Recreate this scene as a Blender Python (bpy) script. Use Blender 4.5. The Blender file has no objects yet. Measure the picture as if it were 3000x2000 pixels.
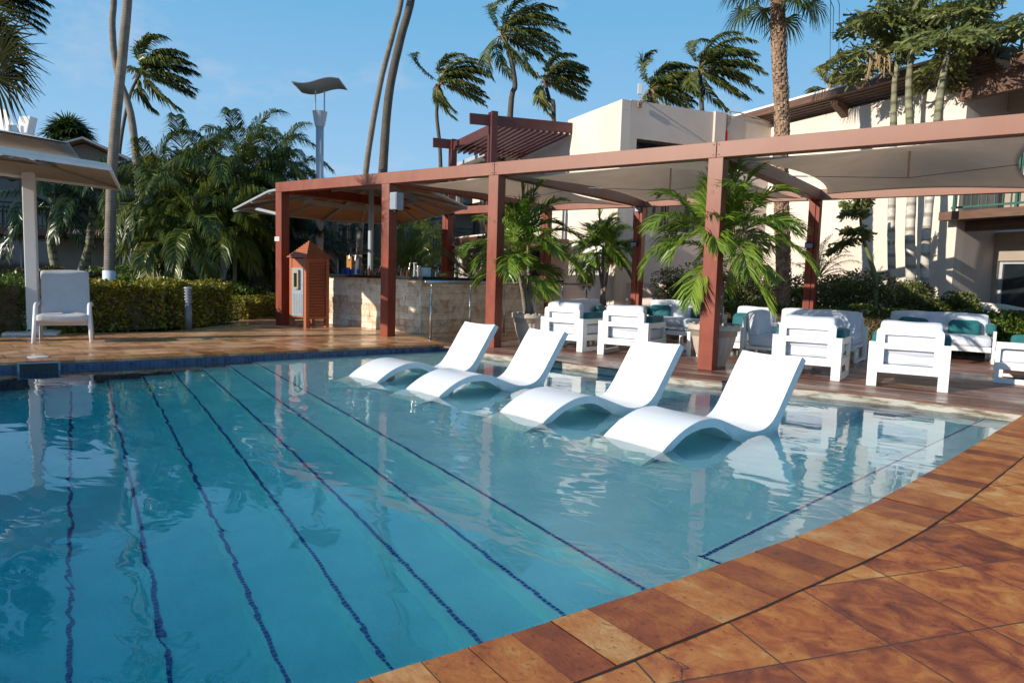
import bpy, math, random
import numpy as np
from mathutils import Vector, Matrix

# ------------------------------------------------------------------ camera
PITCH, ROLL, YAW = 0.0914, 0.0291, 0.6335
FPX = 2055.9
CAM = np.array([7.872, -8.560, 1.10])
FW = np.array([-math.sin(YAW)*math.cos(PITCH), math.cos(YAW)*math.cos(PITCH), -math.sin(PITCH)])
_r = np.array([math.cos(YAW), math.sin(YAW), 0.0]); _u = np.cross(_r, FW)
RT = math.cos(ROLL)*_r + math.sin(ROLL)*_u
UP = -math.sin(ROLL)*_r + math.cos(ROLL)*_u
K = 3000/2352
SUN_AZ, SUN_EL = math.radians(23.5), math.radians(18.7)   # light travels towards +x,+y

sc = bpy.context.scene
COL = sc.collection
cd = bpy.data.cameras.new('camera'); cam = bpy.data.objects.new('camera', cd); COL.objects.link(cam)
cd.sensor_width = 36.0; cd.lens = FPX/3000*36; cd.clip_start = 0.05; cd.clip_end = 6000
cam.matrix_world = Matrix(((RT[0], UP[0], -FW[0], CAM[0]), (RT[1], UP[1], -FW[1], CAM[1]), (RT[2], UP[2], -FW[2], CAM[2]), (0, 0, 0, 1)))
sc.camera = cam

# ------------------------------------------------------------------ world, sun, exposure
w = bpy.data.worlds.new('World'); sc.world = w; w.use_nodes = True
wt = w.node_tree; wt.nodes.clear()
wo = wt.nodes.new('ShaderNodeOutputWorld'); bg = wt.nodes.new('ShaderNodeBackground')
sky = wt.nodes.new('ShaderNodeTexSky'); sky.sky_type = 'NISHITA'; sky.sun_disc = False
sky.sun_elevation = SUN_EL; sky.sun_rotation = math.radians(180) + SUN_AZ
sky.air_density = 1.0; sky.dust_density = 0.0; sky.ozone_density = 2.0; sky.altitude = 0
bg.inputs['Strength'].default_value = 0.13
tc = wt.nodes.new('ShaderNodeTexCoord'); mp = wt.nodes.new('ShaderNodeMapping'); mp.inputs['Scale'].default_value = (1.6, 1.6, 3.6)
nz = wt.nodes.new('ShaderNodeTexNoise'); nz.inputs['Scale'].default_value = 2.6; nz.inputs['Detail'].default_value = 7; nz.inputs['Roughness'].default_value = .62
cr = wt.nodes.new('ShaderNodeValToRGB'); cr.color_ramp.elements[0].position = .55; cr.color_ramp.elements[1].position = .82
cr.color_ramp.elements[0].color = (0, 0, 0, 1); cr.color_ramp.elements[1].color = (.55, .55, .55, 1)
mx = wt.nodes.new('ShaderNodeMix'); mx.data_type = 'RGBA'; mx.inputs[7].default_value = (5.2, 4.9, 5.4, 1)
wt.links.new(tc.outputs['Generated'], mp.inputs[0]); wt.links.new(mp.outputs[0], nz.inputs['Vector']); wt.links.new(nz.outputs['Fac'], cr.inputs[0])
sp_ = wt.nodes.new('ShaderNodeSeparateXYZ'); wt.links.new(tc.outputs['Generated'], sp_.inputs[0])
gr = wt.nodes.new('ShaderNodeValToRGB'); ge = gr.color_ramp.elements
ge[0].position, ge[0].color = .0, (.43, .60, .80, 1); ge[1].position, ge[1].color = .75, (.07, .22, .46, 1)
q_ = ge.new(.14); q_.color = (.29, .52, .77, 1); q_ = ge.new(.34); q_.color = (.155, .42, .70, 1)
gs = wt.nodes.new('ShaderNodeVectorMath'); gs.operation = 'SCALE'; gs.inputs['Scale'].default_value = 7.6
wt.links.new(sp_.outputs[2], gr.inputs[0]); wt.links.new(gr.outputs[0], gs.inputs[0])
m0 = wt.nodes.new('ShaderNodeMix'); m0.data_type = 'RGBA'; m0.inputs[0].default_value = .93
wt.links.new(sky.outputs[0], m0.inputs[6]); wt.links.new(gs.outputs[0], m0.inputs[7])
wt.links.new(cr.outputs[0], mx.inputs[0]); wt.links.new(m0.outputs[2], mx.inputs[6]); wt.links.new(mx.outputs[2], bg.inputs[0]); wt.links.new(bg.outputs[0], wo.inputs[0])
sd = bpy.data.lights.new('sun', 'SUN'); sd.energy = 4.9; sd.angle = math.radians(.5); sd.color = (1.0, .90, .76)
sun = bpy.data.objects.new('sun', sd); COL.objects.link(sun)
sdir = Vector((math.sin(SUN_AZ)*math.cos(SUN_EL), math.cos(SUN_AZ)*math.cos(SUN_EL), -math.sin(SUN_EL)))
sun.rotation_euler = sdir.to_track_quat('-Z', 'Y').to_euler(); sun.location = (-10, -30, 20)
sc.view_settings.view_transform = 'Standard'; sc.view_settings.look = 'None'; sc.view_settings.gamma = 1
sc.view_settings.exposure = 0.18
sc.render.engine = 'CYCLES'
sc.cycles.max_bounces = 10; sc.cycles.transparent_max_bounces = 12; sc.cycles.transmission_bounces = 8
sc.cycles.sample_clamp_indirect = 6; sc.cycles.blur_glossy = .5

# ------------------------------------------------------------------ pixel helpers (display px of the 2352 wide view)
def ray(x, y): return FW + (x*K-1500)/FPX*RT - (y*K-1000)/FPX*UP
def onz(x, y, z=0.0):
    d = ray(x, y); return CAM + d*((z-CAM[2])/d[2])
def ony(x, y, Y):
    d = ray(x, y); return CAM + d*((Y-CAM[1])/d[1])
def onx(x, y, X):
    d = ray(x, y); return CAM + d*((X-CAM[0])/d[0])
def atd(x, y, t): return CAM + t*ray(x, y)
def onp(x, y, P, n):
    d = ray(x, y); return CAM + d*((np.array(P, float)-CAM) @ n)/(d @ n)
def nrm(v):
    v = np.array(v, float); return v/(np.linalg.norm(v)+1e-12)

# ------------------------------------------------------------------ materials
def mat(name, c1, c2=None, rough=.6, metal=0, scale=4, detail=5, lo=.35, hi=.65, bump=0, bscale=None, bdist=.01, spec=.5, stretch=(1, 1, 1), trans=0, coat=0, attr=False, ramp=None, sheen=0):
    m = bpy.data.materials.new(name); m.use_nodes = True; nt = m.node_tree; N = nt.nodes; L = nt.links
    b = N['Principled BSDF']; b.inputs['Roughness'].default_value = rough; b.inputs['Metallic'].default_value = metal
    b.inputs['Specular IOR Level'].default_value = spec
    if coat: b.inputs['Coat Weight'].default_value = coat; b.inputs['Coat Roughness'].default_value = .15
    if sheen: b.inputs['Sheen Weight'].default_value = sheen
    t = N.new('ShaderNodeTexCoord'); mpn = N.new('ShaderNodeMapping'); mpn.inputs['Scale'].default_value = stretch
    L.new(t.outputs['Object'], mpn.inputs[0])
    col = None
    if c2 is None and not ramp: b.inputs['Base Color'].default_value = (*c1, 1)
    else:
        n = N.new('ShaderNodeTexNoise'); n.inputs['Scale'].default_value = scale; n.inputs['Detail'].default_value = detail; n.inputs['Roughness'].default_value = .6
        L.new(mpn.outputs[0], n.inputs['Vector'])
        r = N.new('ShaderNodeValToRGB'); e = r.color_ramp.elements
        if ramp:
            e[0].position, e[0].color = ramp[0][0], (*ramp[0][1], 1); e[1].position, e[1].color = ramp[-1][0], (*ramp[-1][1], 1)
            for p, c in ramp[1:-1]: q = e.new(p); q.color = (*c, 1)
        else:
            e[0].position, e[0].color = lo, (*c1, 1); e[1].position, e[1].color = hi, (*c2, 1)
        src = n.outputs['Fac']
        if attr:
            a = N.new('ShaderNodeAttribute'); a.attribute_name = 'tone'
            ma = N.new('ShaderNodeMath'); ma.operation = 'MULTIPLY_ADD'; ma.inputs[1].default_value = .5; ma.inputs[2].default_value = -.25
            ad = N.new('ShaderNodeMath'); ad.operation = 'ADD'
            L.new(n.outputs['Fac'], ma.inputs[0]); L.new(ma.outputs[0], ad.inputs[0]); L.new(a.outputs['Fac'], ad.inputs[1]); src = ad.outputs[0]
        L.new(src, r.inputs[0]); L.new(r.outputs[0], b.inputs['Base Color']); col = r.outputs[0]
    if bump:
        n2 = N.new('ShaderNodeTexNoise'); n2.inputs['Scale'].default_value = bscale or scale*6; n2.inputs['Detail'].default_value = 6
        L.new(mpn.outputs[0], n2.inputs['Vector']); bp = N.new('ShaderNodeBump'); bp.inputs['Strength'].default_value = bump; bp.inputs['Distance'].default_value = bdist
        L.new(n2.outputs['Fac'], bp.inputs['Height']); L.new(bp.outputs[0], b.inputs['Normal'])
    if trans:
        tr = N.new('ShaderNodeBsdfTranslucent'); ms = N.new('ShaderNodeMixShader'); ms.inputs[0].default_value = trans
        if col: L.new(col, tr.inputs[0])
        else: tr.inputs[0].default_value = (*c1, 1)
        L.new(b.outputs[0], ms.inputs[1]); L.new(tr.outputs[0], ms.inputs[2]); L.new(ms.outputs[0], N['Material Output'].inputs[0])
    return m

def leafmat(name, dark, mid, light, tip=None, rough=.38, trans=.25):
    rp = [(0.0, dark), (.45, mid), (.8, light)] + ([(1.0, tip)] if tip else [(1.0, light)])
    return mat(name, dark, rough=rough, attr=True, ramp=rp, scale=1.7, trans=trans, spec=.5)

M = {}
M['white_alu'] = mat('white_powder_coat', (.82, .82, .80), (.76, .76, .74), rough=.38, scale=3)
M['lounger'] = mat('white_resin', (.84, .84, .83), (.80, .81, .81), rough=.32, scale=2, bump=.05, bscale=160, bdist=.002)
def waterline(m):
    nt = m.node_tree; N = nt.nodes; L = nt.links; b = N['Principled BSDF']; t = N.new('ShaderNodeTexCoord'); sp = N.new('ShaderNodeSeparateXYZ'); L.new(t.outputs['Object'], sp.inputs[0])
    n = N.new('ShaderNodeTexNoise'); n.inputs['Scale'].default_value = 6; n.inputs['Detail'].default_value = 6; L.new(t.outputs['Object'], n.inputs['Vector'])
    r = N.new('ShaderNodeMapRange'); r.inputs[1].default_value = -.02; r.inputs[2].default_value = -.075; r.inputs[3].default_value = 0; r.inputs[4].default_value = .8; L.new(sp.outputs[2], r.inputs[0])
    mu = N.new('ShaderNodeMath'); mu.operation = 'MULTIPLY'; L.new(r.outputs[0], mu.inputs[0]); L.new(n.outputs['Fac'], mu.inputs[1])
    old = b.inputs['Base Color'].links[0].from_socket; mm = N.new('ShaderNodeMix'); mm.data_type = 'RGBA'; mm.inputs[7].default_value = (.50, .52, .46, 1)
    L.new(mu.outputs[0], mm.inputs[0]); L.new(old, mm.inputs[6]); L.new(mm.outputs[2], b.inputs['Base Color'])
waterline(M['lounger'])
M['fabric'] = mat('light_grey_fabric', (.64, .68, .76), (.58, .62, .70), rough=.9, scale=5, bump=.25, bscale=240, bdist=.003, sheen=.2)
M['teal'] = mat('teal_fabric', (.006, .145, .165), (.004, .105, .125), rough=.75, scale=6, bump=.2, bscale=200, bdist=.003, sheen=.15)
M['greyfab'] = mat('warm_grey_fabric', (.60, .58, .58), (.54, .52, .52), rough=.9, scale=4, bump=.3, bscale=14, bdist=.012)
M['wood'] = None
M['dark'] = mat('black_plastic', (.012, .013, .015), rough=.35)
M['glass_dark'] = mat('dark_window_glass', (.012, .018, .022), rough=.04, spec=.8)
M['steel'] = mat('brushed_steel', (.55, .54, .52), (.42, .41, .40), rough=.28, metal=1, scale=8)
M['galv'] = mat('galvanised_panel', (.30, .34, .38), (.22, .26, .30), rough=.55, metal=.4, scale=14)
M['granite'] = mat('black_granite', (.012, .012, .013), (.03, .03, .03), rough=.12, scale=60)
M['stucco'] = mat('cream_stucco', (.76, .675, .585), (.66, .575, .49), rough=.85, scale=.7, stretch=(1, 1, .5), bump=.35, bscale=60, bdist=.006)
M['stucco2'] = mat('pink_beige_stucco', (.66, .56, .50), (.60, .51, .455), rough=.85, scale=1.3, bump=.35, bscale=55, bdist=.006)
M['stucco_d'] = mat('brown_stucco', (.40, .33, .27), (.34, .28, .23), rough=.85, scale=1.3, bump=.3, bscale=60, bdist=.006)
M['brownwood'] = mat('brown_stained_boards', (.16, .082, .050), (.10, .05, .032), rough=.6, scale=3, stretch=(1, 1, 6), bump=.2)
M['darkwood'] = mat('dark_brown_timber', (.055, .028, .022), (.035, .018, .015), rough=.6, scale=5)
M['roof'] = mat('roof_sheet', (.34, .17, .12), (.25, .12, .09), rough=.7, scale=3)
M['roofgrey'] = mat('grey_roof_trim', (.45, .47, .50), (.36, .38, .41), rough=.6, scale=5)
M['green'] = mat('green_painted_steel', (.035, .13, .095), (.03, .10, .075), rough=.45, scale=9)
M['darkgreen'] = mat('dark_green_rail', (.006, .028, .024), rough=.5)
M['sail'] = mat('taupe_shade_cloth', (.76, .65, .54), (.70, .60, .50), rough=.9, scale=2.2, trans=.62)
M['canopy_top'] = mat('white_canvas', (.78, .78, .76), (.70, .70, .68), rough=.8, scale=2.5)
M['canopy_under'] = mat('tan_canvas', (.66, .44, .28), (.60, .40, .25), rough=.9, scale=2.2, trans=.45)
M['pot'] = mat('stone_coloured_plastic', (.50, .42, .35), (.45, .375, .31), rough=.6, scale=6)
M['soil'] = mat('soil', (.05, .032, .02), (.09, .06, .04), rough=1, scale=30, bump=.8)
M['ground'] = mat('ground_soil_grass', (.045, .05, .02), (.10, .075, .045), rough=1, scale=2.2, bump=.6, bscale=30, bdist=.03)
M['cabinet'] = mat('terracotta_painted_wood', (.42, .11, .040), (.36, .09, .033), rough=.5, scale=5, stretch=(1, 1, 8))
M['lampgrey'] = mat('grey_painted_steel', (.40, .44, .48), (.35, .39, .43), rough=.4, scale=2)
M['limewash'] = mat('white_limewashed_bark', (.70, .74, .78), (.62, .67, .72), rough=.8, scale=8, bump=.4, bscale=40)
M['blueplastic'] = mat('blue_plastic', (.03, .12, .55), rough=.25, trans=.3)
M['concrete'] = mat('stained_concrete_lip', (.44, .42, .36), (.13, .10, .06), rough=.85, scale=4, stretch=(1, 1, 5), lo=.44, hi=.66, bump=.5, bscale=40)
M['glossy_white'] = mat('white_plastic', (.7, .7, .68), rough=.3)
M['orange'] = mat('orange_cloth', (.38, .17, .03), rough=.8)
M['speaker'] = mat('grey_speaker_grille', (.24, .28, .34), (.20, .24, .30), rough=.6, scale=20)
M['red'] = mat('red_rubber', (.55, .03, .03), rough=.4)
# foliage
M['coco'] = leafmat('coconut_leaf', (.034, .048, .010), (.12, .145, .028), (.28, .27, .06), (.50, .34, .12))
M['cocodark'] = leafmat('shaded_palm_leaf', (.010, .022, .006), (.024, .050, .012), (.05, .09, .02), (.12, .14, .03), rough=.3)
M['areca'] = leafmat('areca_leaf', (.026, .044, .006), (.075, .105, .014), (.16, .19, .026), (.28, .28, .045), rough=.34, trans=.2)
M['potleaf'] = leafmat('manila_palm_leaf', (.045, .095, .010), (.125, .225, .022), (.25, .36, .045), (.45, .36, .09), rough=.33)
M['fishtail'] = leafmat('fishtail_leaf', (.055, .080, .020), (.15, .18, .05), (.27, .29, .09), (.38, .30, .12), rough=.42, trans=.3)
M['fan'] = leafmat('fan_palm_leaf', (.025, .045, .010), (.06, .095, .018), (.12, .15, .03), (.28, .18, .06))
M['fanleft'] = leafmat('orange_green_fan_leaf', (.008, .012, .003), (.040, .042, .006), (.12, .085, .010), (.22, .11, .014), rough=.8, trans=.1)
M['fanleft'].node_tree.nodes['Principled BSDF'].inputs['Specular IOR Level'].default_value = .08
M['hedge_gold'] = leafmat('golden_hedge_leaf', (.06, .075, .010), (.20, .20, .022), (.44, .37, .04), (.50, .22, .05), rough=.35)
M['hedge_green'] = leafmat('green_hedge_leaf', (.025, .050, .008), (.07, .125, .018), (.15, .21, .03), (.28, .30, .05), rough=.4)
M['hedge_red'] = leafmat('red_green_hedge_leaf', (.02, .035, .008), (.05, .07, .015), (.12, .06, .025), (.20, .08, .03), rough=.4)
M['shrub'] = leafmat('dark_shrub_leaf', (.035, .055, .014), (.10, .13, .032), (.21, .22, .055), (.34, .27, .10), rough=.45)
M['bamboo'] = leafmat('fine_green_leaf', (.03, .06, .006), (.09, .16, .018), (.17, .25, .03), (.26, .30, .05), rough=.5)
M['twig'] = mat('twigs', (.08, .055, .03), (.15, .10, .06), rough=.9, scale=12)
M['infl'] = mat('dry_flower_stalk', (.42, .30, .17), (.34, .23, .12), rough=.9, scale=12)
M['greenstem'] = mat('green_palm_stem', (.16, .19, .06), (.10, .13, .04), rough=.5, scale=3)

def bark(name, c1, c2, ring=9, rough=.85):
    m = mat(name, c1, c2, rough=rough, scale=5, bump=.4, bscale=30, bdist=.01)
    nt = m.node_tree; N = nt.nodes; L = nt.links; b = N['Principled BSDF']
    t = N.new('ShaderNodeTexCoord'); wv = N.new('ShaderNodeTexWave'); wv.bands_direction = 'Z'; wv.inputs['Scale'].default_value = ring; wv.inputs['Distortion'].default_value = 1.6; wv.inputs['Detail'].default_value = 3; wv.inputs['Detail Scale'].default_value = 1.5
    L.new(t.outputs['Object'], wv.inputs['Vector'])
    old = b.inputs['Base Color'].links[0].from_socket
    mm = N.new('ShaderNodeMix'); mm.data_type = 'RGBA'; mm.blend_type = 'MULTIPLY'; mm.inputs[7].default_value = (.55, .5, .46, 1)
    rr = N.new('ShaderNodeValToRGB'); rr.color_ramp.elements[0].position = .62; rr.color_ramp.elements[1].position = .95
    L.new(wv.outputs['Fac'], rr.inputs[0]); L.new(rr.outputs[0], mm.inputs[0]); L.new(old, mm.inputs[6]); L.new(mm.outputs[2], b.inputs['Base Color'])
    return m
M['bark'] = bark('ringed_palm_bark', (.27, .225, .175), (.17, .145, .115))
M['bark_d'] = bark('dark_palm_bark', (.13, .105, .08), (.085, .07, .055), ring=6)
M['barkwhite'] = bark('white_ringed_bark', (.66, .64, .58), (.40, .37, .32), ring=1.3)
M['barkgreen'] = bark('green_ringed_bark', (.30, .30, .20), (.16, .165, .095), ring=1.6)
M['boots'] = mat('leaf_boot_bark', (.44, .29, .19), (.14, .085, .055), rough=.9, scale=9, bump=.7, bscale=35, bdist=.02)

def add_cracks(m, scale=1.7, width=.006):
    nt = m.node_tree; N = nt.nodes; L = nt.links; b = N['Principled BSDF']; t = N.new('ShaderNodeTexCoord')
    n = N.new('ShaderNodeTexNoise'); n.inputs['Scale'].default_value = 3.5; n.inputs['Detail'].default_value = 6; L.new(t.outputs['Object'], n.inputs['Vector'])
    va = N.new('ShaderNodeVectorMath'); va.operation = 'MULTIPLY_ADD'; va.inputs[1].default_value = (.45, .45, .45); L.new(n.outputs['Color'], va.inputs[0]); L.new(t.outputs['Object'], va.inputs[2])
    v = N.new('ShaderNodeTexVoronoi'); v.feature = 'DISTANCE_TO_EDGE'; v.inputs['Scale'].default_value = scale; L.new(va.outputs[0], v.inputs['Vector'])
    r = N.new('ShaderNodeMapRange'); r.inputs[1].default_value = width*.3; r.inputs[2].default_value = width; r.inputs[3].default_value = 1; r.inputs[4].default_value = 0; L.new(v.outputs['Distance'], r.inputs[0])
    k = N.new('ShaderNodeTexNoise'); k.inputs['Scale'].default_value = 1.1; L.new(t.outputs['Object'], k.inputs['Vector'])
    kr = N.new('ShaderNodeMapRange'); kr.inputs[1].default_value = .52; kr.inputs[2].default_value = .60; L.new(k.outputs['Fac'], kr.inputs[0])
    mu = N.new('ShaderNodeMath'); mu.operation = 'MULTIPLY'; L.new(r.outputs[0], mu.inputs[0]); L.new(kr.outputs[0], mu.inputs[1])
    old = b.inputs['Base Color'].links[0].from_socket; mm = N.new('ShaderNodeMix'); mm.data_type = 'RGBA'; mm.inputs[7].default_value = (.05, .022, .012, 1)
    L.new(mu.outputs[0], mm.inputs[0]); L.new(old, mm.inputs[6]); L.new(mm.outputs[2], b.inputs['Base Color'])
def brick_mat(name, cols, bw, bh, mortar, mcol, rough=.5, offset=.5, rot=0, origin=(0, 0, 0), noise=3, bump=.3, vertical=None, wet=0, msz=.004, pits=.5):
    """tiles laid as a real tiling: brick node gives joints and a per-tile random tone, noise gives veins and pits"""
    m = bpy.data.materials.new(name); m.use_nodes = True; nt = m.node_tree; N = nt.nodes; L = nt.links; b = N['Principled BSDF']
    t = N.new('ShaderNodeTexCoord'); mpn = N.new('ShaderNodeMapping'); mpn.vector_type = 'TEXTURE'
    mpn.inputs['Rotation'].default_value = (0, 0, rot); mpn.inputs['Location'].default_value = origin
    L.new(t.outputs['Object'], mpn.inputs[0]); vec = mpn.outputs[0]
    if vertical:   # (axis vector) : u = dot(pos, axis), v = z
        sp = N.new('ShaderNodeSeparateXYZ'); L.new(t.outputs['Object'], sp.inputs[0])
        dt = N.new('ShaderNodeVectorMath'); dt.operation = 'DOT_PRODUCT'; dt.inputs[1].default_value = (*vertical, 0); L.new(t.outputs['Object'], dt.inputs[0])
        cb = N.new('ShaderNodeCombineXYZ'); L.new(dt.outputs['Value'], cb.inputs[0]); L.new(sp.outputs[2], cb.inputs[1]); vec = cb.outputs[0]
    br = N.new('ShaderNodeTexBrick'); br.offset = offset; br.squash = 1
    br.inputs['Scale'].default_value = 1; br.inputs['Brick Width'].default_value = bw; br.inputs['Row Height'].default_value = bh
    br.inputs['Mortar Size'].default_value = msz; br.inputs['Mortar Smooth'].default_value = .1
    br.inputs['Color1'].default_value = (0, 0, 0, 1); br.inputs['Color2'].default_value = (1, 1, 1, 1); br.inputs['Mortar'].default_value = (.5, .5, .5, 1)
    L.new(vec, br.inputs['Vector'])
    n = N.new('ShaderNodeTexNoise'); n.inputs['Scale'].default_value = noise; n.inputs['Detail'].default_value = 9; n.inputs['Roughness'].default_value = .66; n.inputs['Distortion'].default_value = .6
    L.new(t.outputs['Object'], n.inputs['Vector'])
    ma = N.new('ShaderNodeMath'); ma.operation = 'MULTIPLY_ADD'; ma.inputs[1].default_value = 1.7; ma.inputs[2].default_value = -.60
    L.new(n.outputs['Fac'], ma.inputs[0])
    m2 = N.new('ShaderNodeMath'); m2.operation = 'MULTIPLY_ADD'; m2.inputs[1].default_value = .45
    L.new(br.outputs['Color'], m2.inputs[0]); L.new(ma.outputs[0], m2.inputs[2])
    r = N.new('ShaderNodeValToRGB'); e = r.color_ramp.elements
    e[0].position, e[0].color = cols[0][0], (*cols[0][1], 1); e[1].position, e[1].color = cols[-1][0], (*cols[-1][1], 1)
    for p, c in cols[1:-1]: q = e.new(p); q.color = (*c, 1)
    L.new(m2.outputs[0], r.inputs[0])
    mm = N.new('ShaderNodeMix'); mm.data_type = 'RGBA'; mm.inputs[7].default_value = (*mcol, 1)
    L.new(br.outputs['Fac'], mm.inputs[0]); L.new(r.outputs[0], mm.inputs[6])
    # pits
    v = N.new('ShaderNodeTexNoise'); v.inputs['Scale'].default_value = 55; v.inputs['Detail'].default_value = 4; L.new(t.outputs['Object'], v.inputs['Vector'])
    vr = N.new('ShaderNodeValToRGB'); vr.color_ramp.elements[0].position = .30; vr.color_ramp.elements[1].position = .38
    L.new(v.outputs['Fac'], vr.inputs[0])
    pm = N.new('ShaderNodeMix'); pm.data_type = 'RGBA'; pm.blend_type = 'MULTIPLY'; pm.inputs[0].default_value = pits
    L.new(mm.outputs[2], pm.inputs[6]); L.new(vr.outputs[0], pm.inputs[7]); L.new(pm.outputs[2], b.inputs['Base Color'])
    n3 = N.new('ShaderNodeTexNoise'); n3.inputs['Scale'].default_value = 1.6; n3.inputs['Detail'].default_value = 3; L.new(t.outputs['Object'], n3.inputs['Vector'])
    rr = N.new('ShaderNodeMapRange'); rr.inputs[1].default_value = .38; rr.inputs[2].default_value = .62; rr.inputs[3].default_value = max(.08, rough-wet); rr.inputs[4].default_value = rough
    L.new(n3.outputs['Fac'], rr.inputs[0]); L.new(rr.outputs[0], b.inputs['Roughness'])
    inv = N.new('ShaderNodeMath'); inv.operation = 'SUBTRACT'; inv.inputs[0].default_value = 1; L.new(br.outputs['Fac'], inv.inputs[1])
    ad = N.new('ShaderNodeMath'); ad.operation = 'MULTIPLY_ADD'; ad.inputs[1].default_value = 1.0; L.new(inv.outputs[0], ad.inputs[0]);
    sc2 = N.new('ShaderNodeMath'); sc2.operation = 'MULTIPLY_ADD'; sc2.inputs[1].default_value = .7; L.new(vr.outputs[0], sc2.inputs[0]); L.new(n.outputs['Fac'], sc2.inputs[2]); L.new(sc2.outputs[0], ad.inputs[2])
    bp = N.new('ShaderNodeBump'); bp.inputs['Strength'].default_value = bump; bp.inputs['Distance'].default_value = .004
    L.new(ad.outputs[0], bp.inputs['Height']); L.new(bp.outputs[0], b.inputs['Normal'])
    return m
TRAV = [(.06, (.15, .030, .008)), (.30, (.36, .076, .016)), (.5, (.54, .150, .026)), (.72, (.68, .26, .050)), (.97, (.80, .48, .20))]
M['pavers'] = brick_mat('travertine_pavers', TRAV, .41, .41, .004, (.11, .045, .018), rough=.5, offset=0, rot=-.62, origin=(7.37, -6.5, 0), noise=8, bump=.7, wet=.2, msz=.0035, pits=.45)
add_cracks(M['pavers'])
M['farpavers'] = brick_mat('wet_travertine_pavers', [(.1, (.34, .14, .06)), (.4, (.60, .29, .125)), (.65, (.74, .42, .21)), (.95, (.82, .56, .33))], .41, .41, .004, (.12, .06, .03), rough=.42, offset=.5, rot=1.36, origin=(0, 0, 0), noise=3, bump=.3, wet=.26, msz=.005)
STN = [(.08, (.42, .29, .18)), (.35, (.66, .53, .37)), (.65, (.80, .69, .53)), (.95, (.86, .78, .64))]
M['stone_front'] = brick_mat('split_face_stone', STN, .42, .125, .004, (.25, .2, .15), rough=.85, vertical=(1, 0), noise=7, bump=1.0, msz=.001, pits=.3)
M['stone_side'] = brick_mat('split_face_stone_side', STN, .42, .125, .004, (.25, .2, .15), rough=.85, vertical=(0, 1), noise=7, bump=1.0, msz=.001, pits=.3)

def coping_mat(name, ramp, rough, wet):
    m = mat(name, (0, 0, 0), ramp=ramp, attr=True, rough=rough, scale=7, detail=9, bump=.5, bscale=60, bdist=.005)
    nt = m.node_tree; N = nt.nodes; L = nt.links; b = N['Principled BSDF']
    t = N.new('ShaderNodeTexCoord'); v = N.new('ShaderNodeTexNoise'); v.inputs['Scale'].default_value = 48; v.inputs['Detail'].default_value = 4; L.new(t.outputs['Object'], v.inputs['Vector'])
    vr = N.new('ShaderNodeValToRGB'); vr.color_ramp.elements[0].position = .32; vr.color_ramp.elements[1].position = .40; L.new(v.outputs['Fac'], vr.inputs[0])
    old = b.inputs['Base Color'].links[0].from_socket
    pm = N.new('ShaderNodeMix'); pm.data_type = 'RGBA'; pm.blend_type = 'MULTIPLY'; pm.inputs[0].default_value = .4
    L.new(old, pm.inputs[6]); L.new(vr.outputs[0], pm.inputs[7]); L.new(pm.outputs[2], b.inputs['Base Color'])
    for nd in N:
        if nd.type == 'MATH' and nd.operation == 'MULTIPLY_ADD': nd.inputs[1].default_value = 1.1; nd.inputs[2].default_value = -.55
    return m
M['coping'] = coping_mat('travertine_coping', [(.05, (.16, .034, .009)), (.38, (.37, .085, .017)), (.65, (.57, .185, .032)), (1.0, (.76, .42, .15))], .45, 0)
M['copingwet'] = coping_mat('wet_travertine_coping', [(.05, (.20, .06, .02)), (.35, (.40, .15, .045)), (.6, (.54, .24, .085)), (1.0, (.68, .40, .2))], .22, 0)

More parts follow.
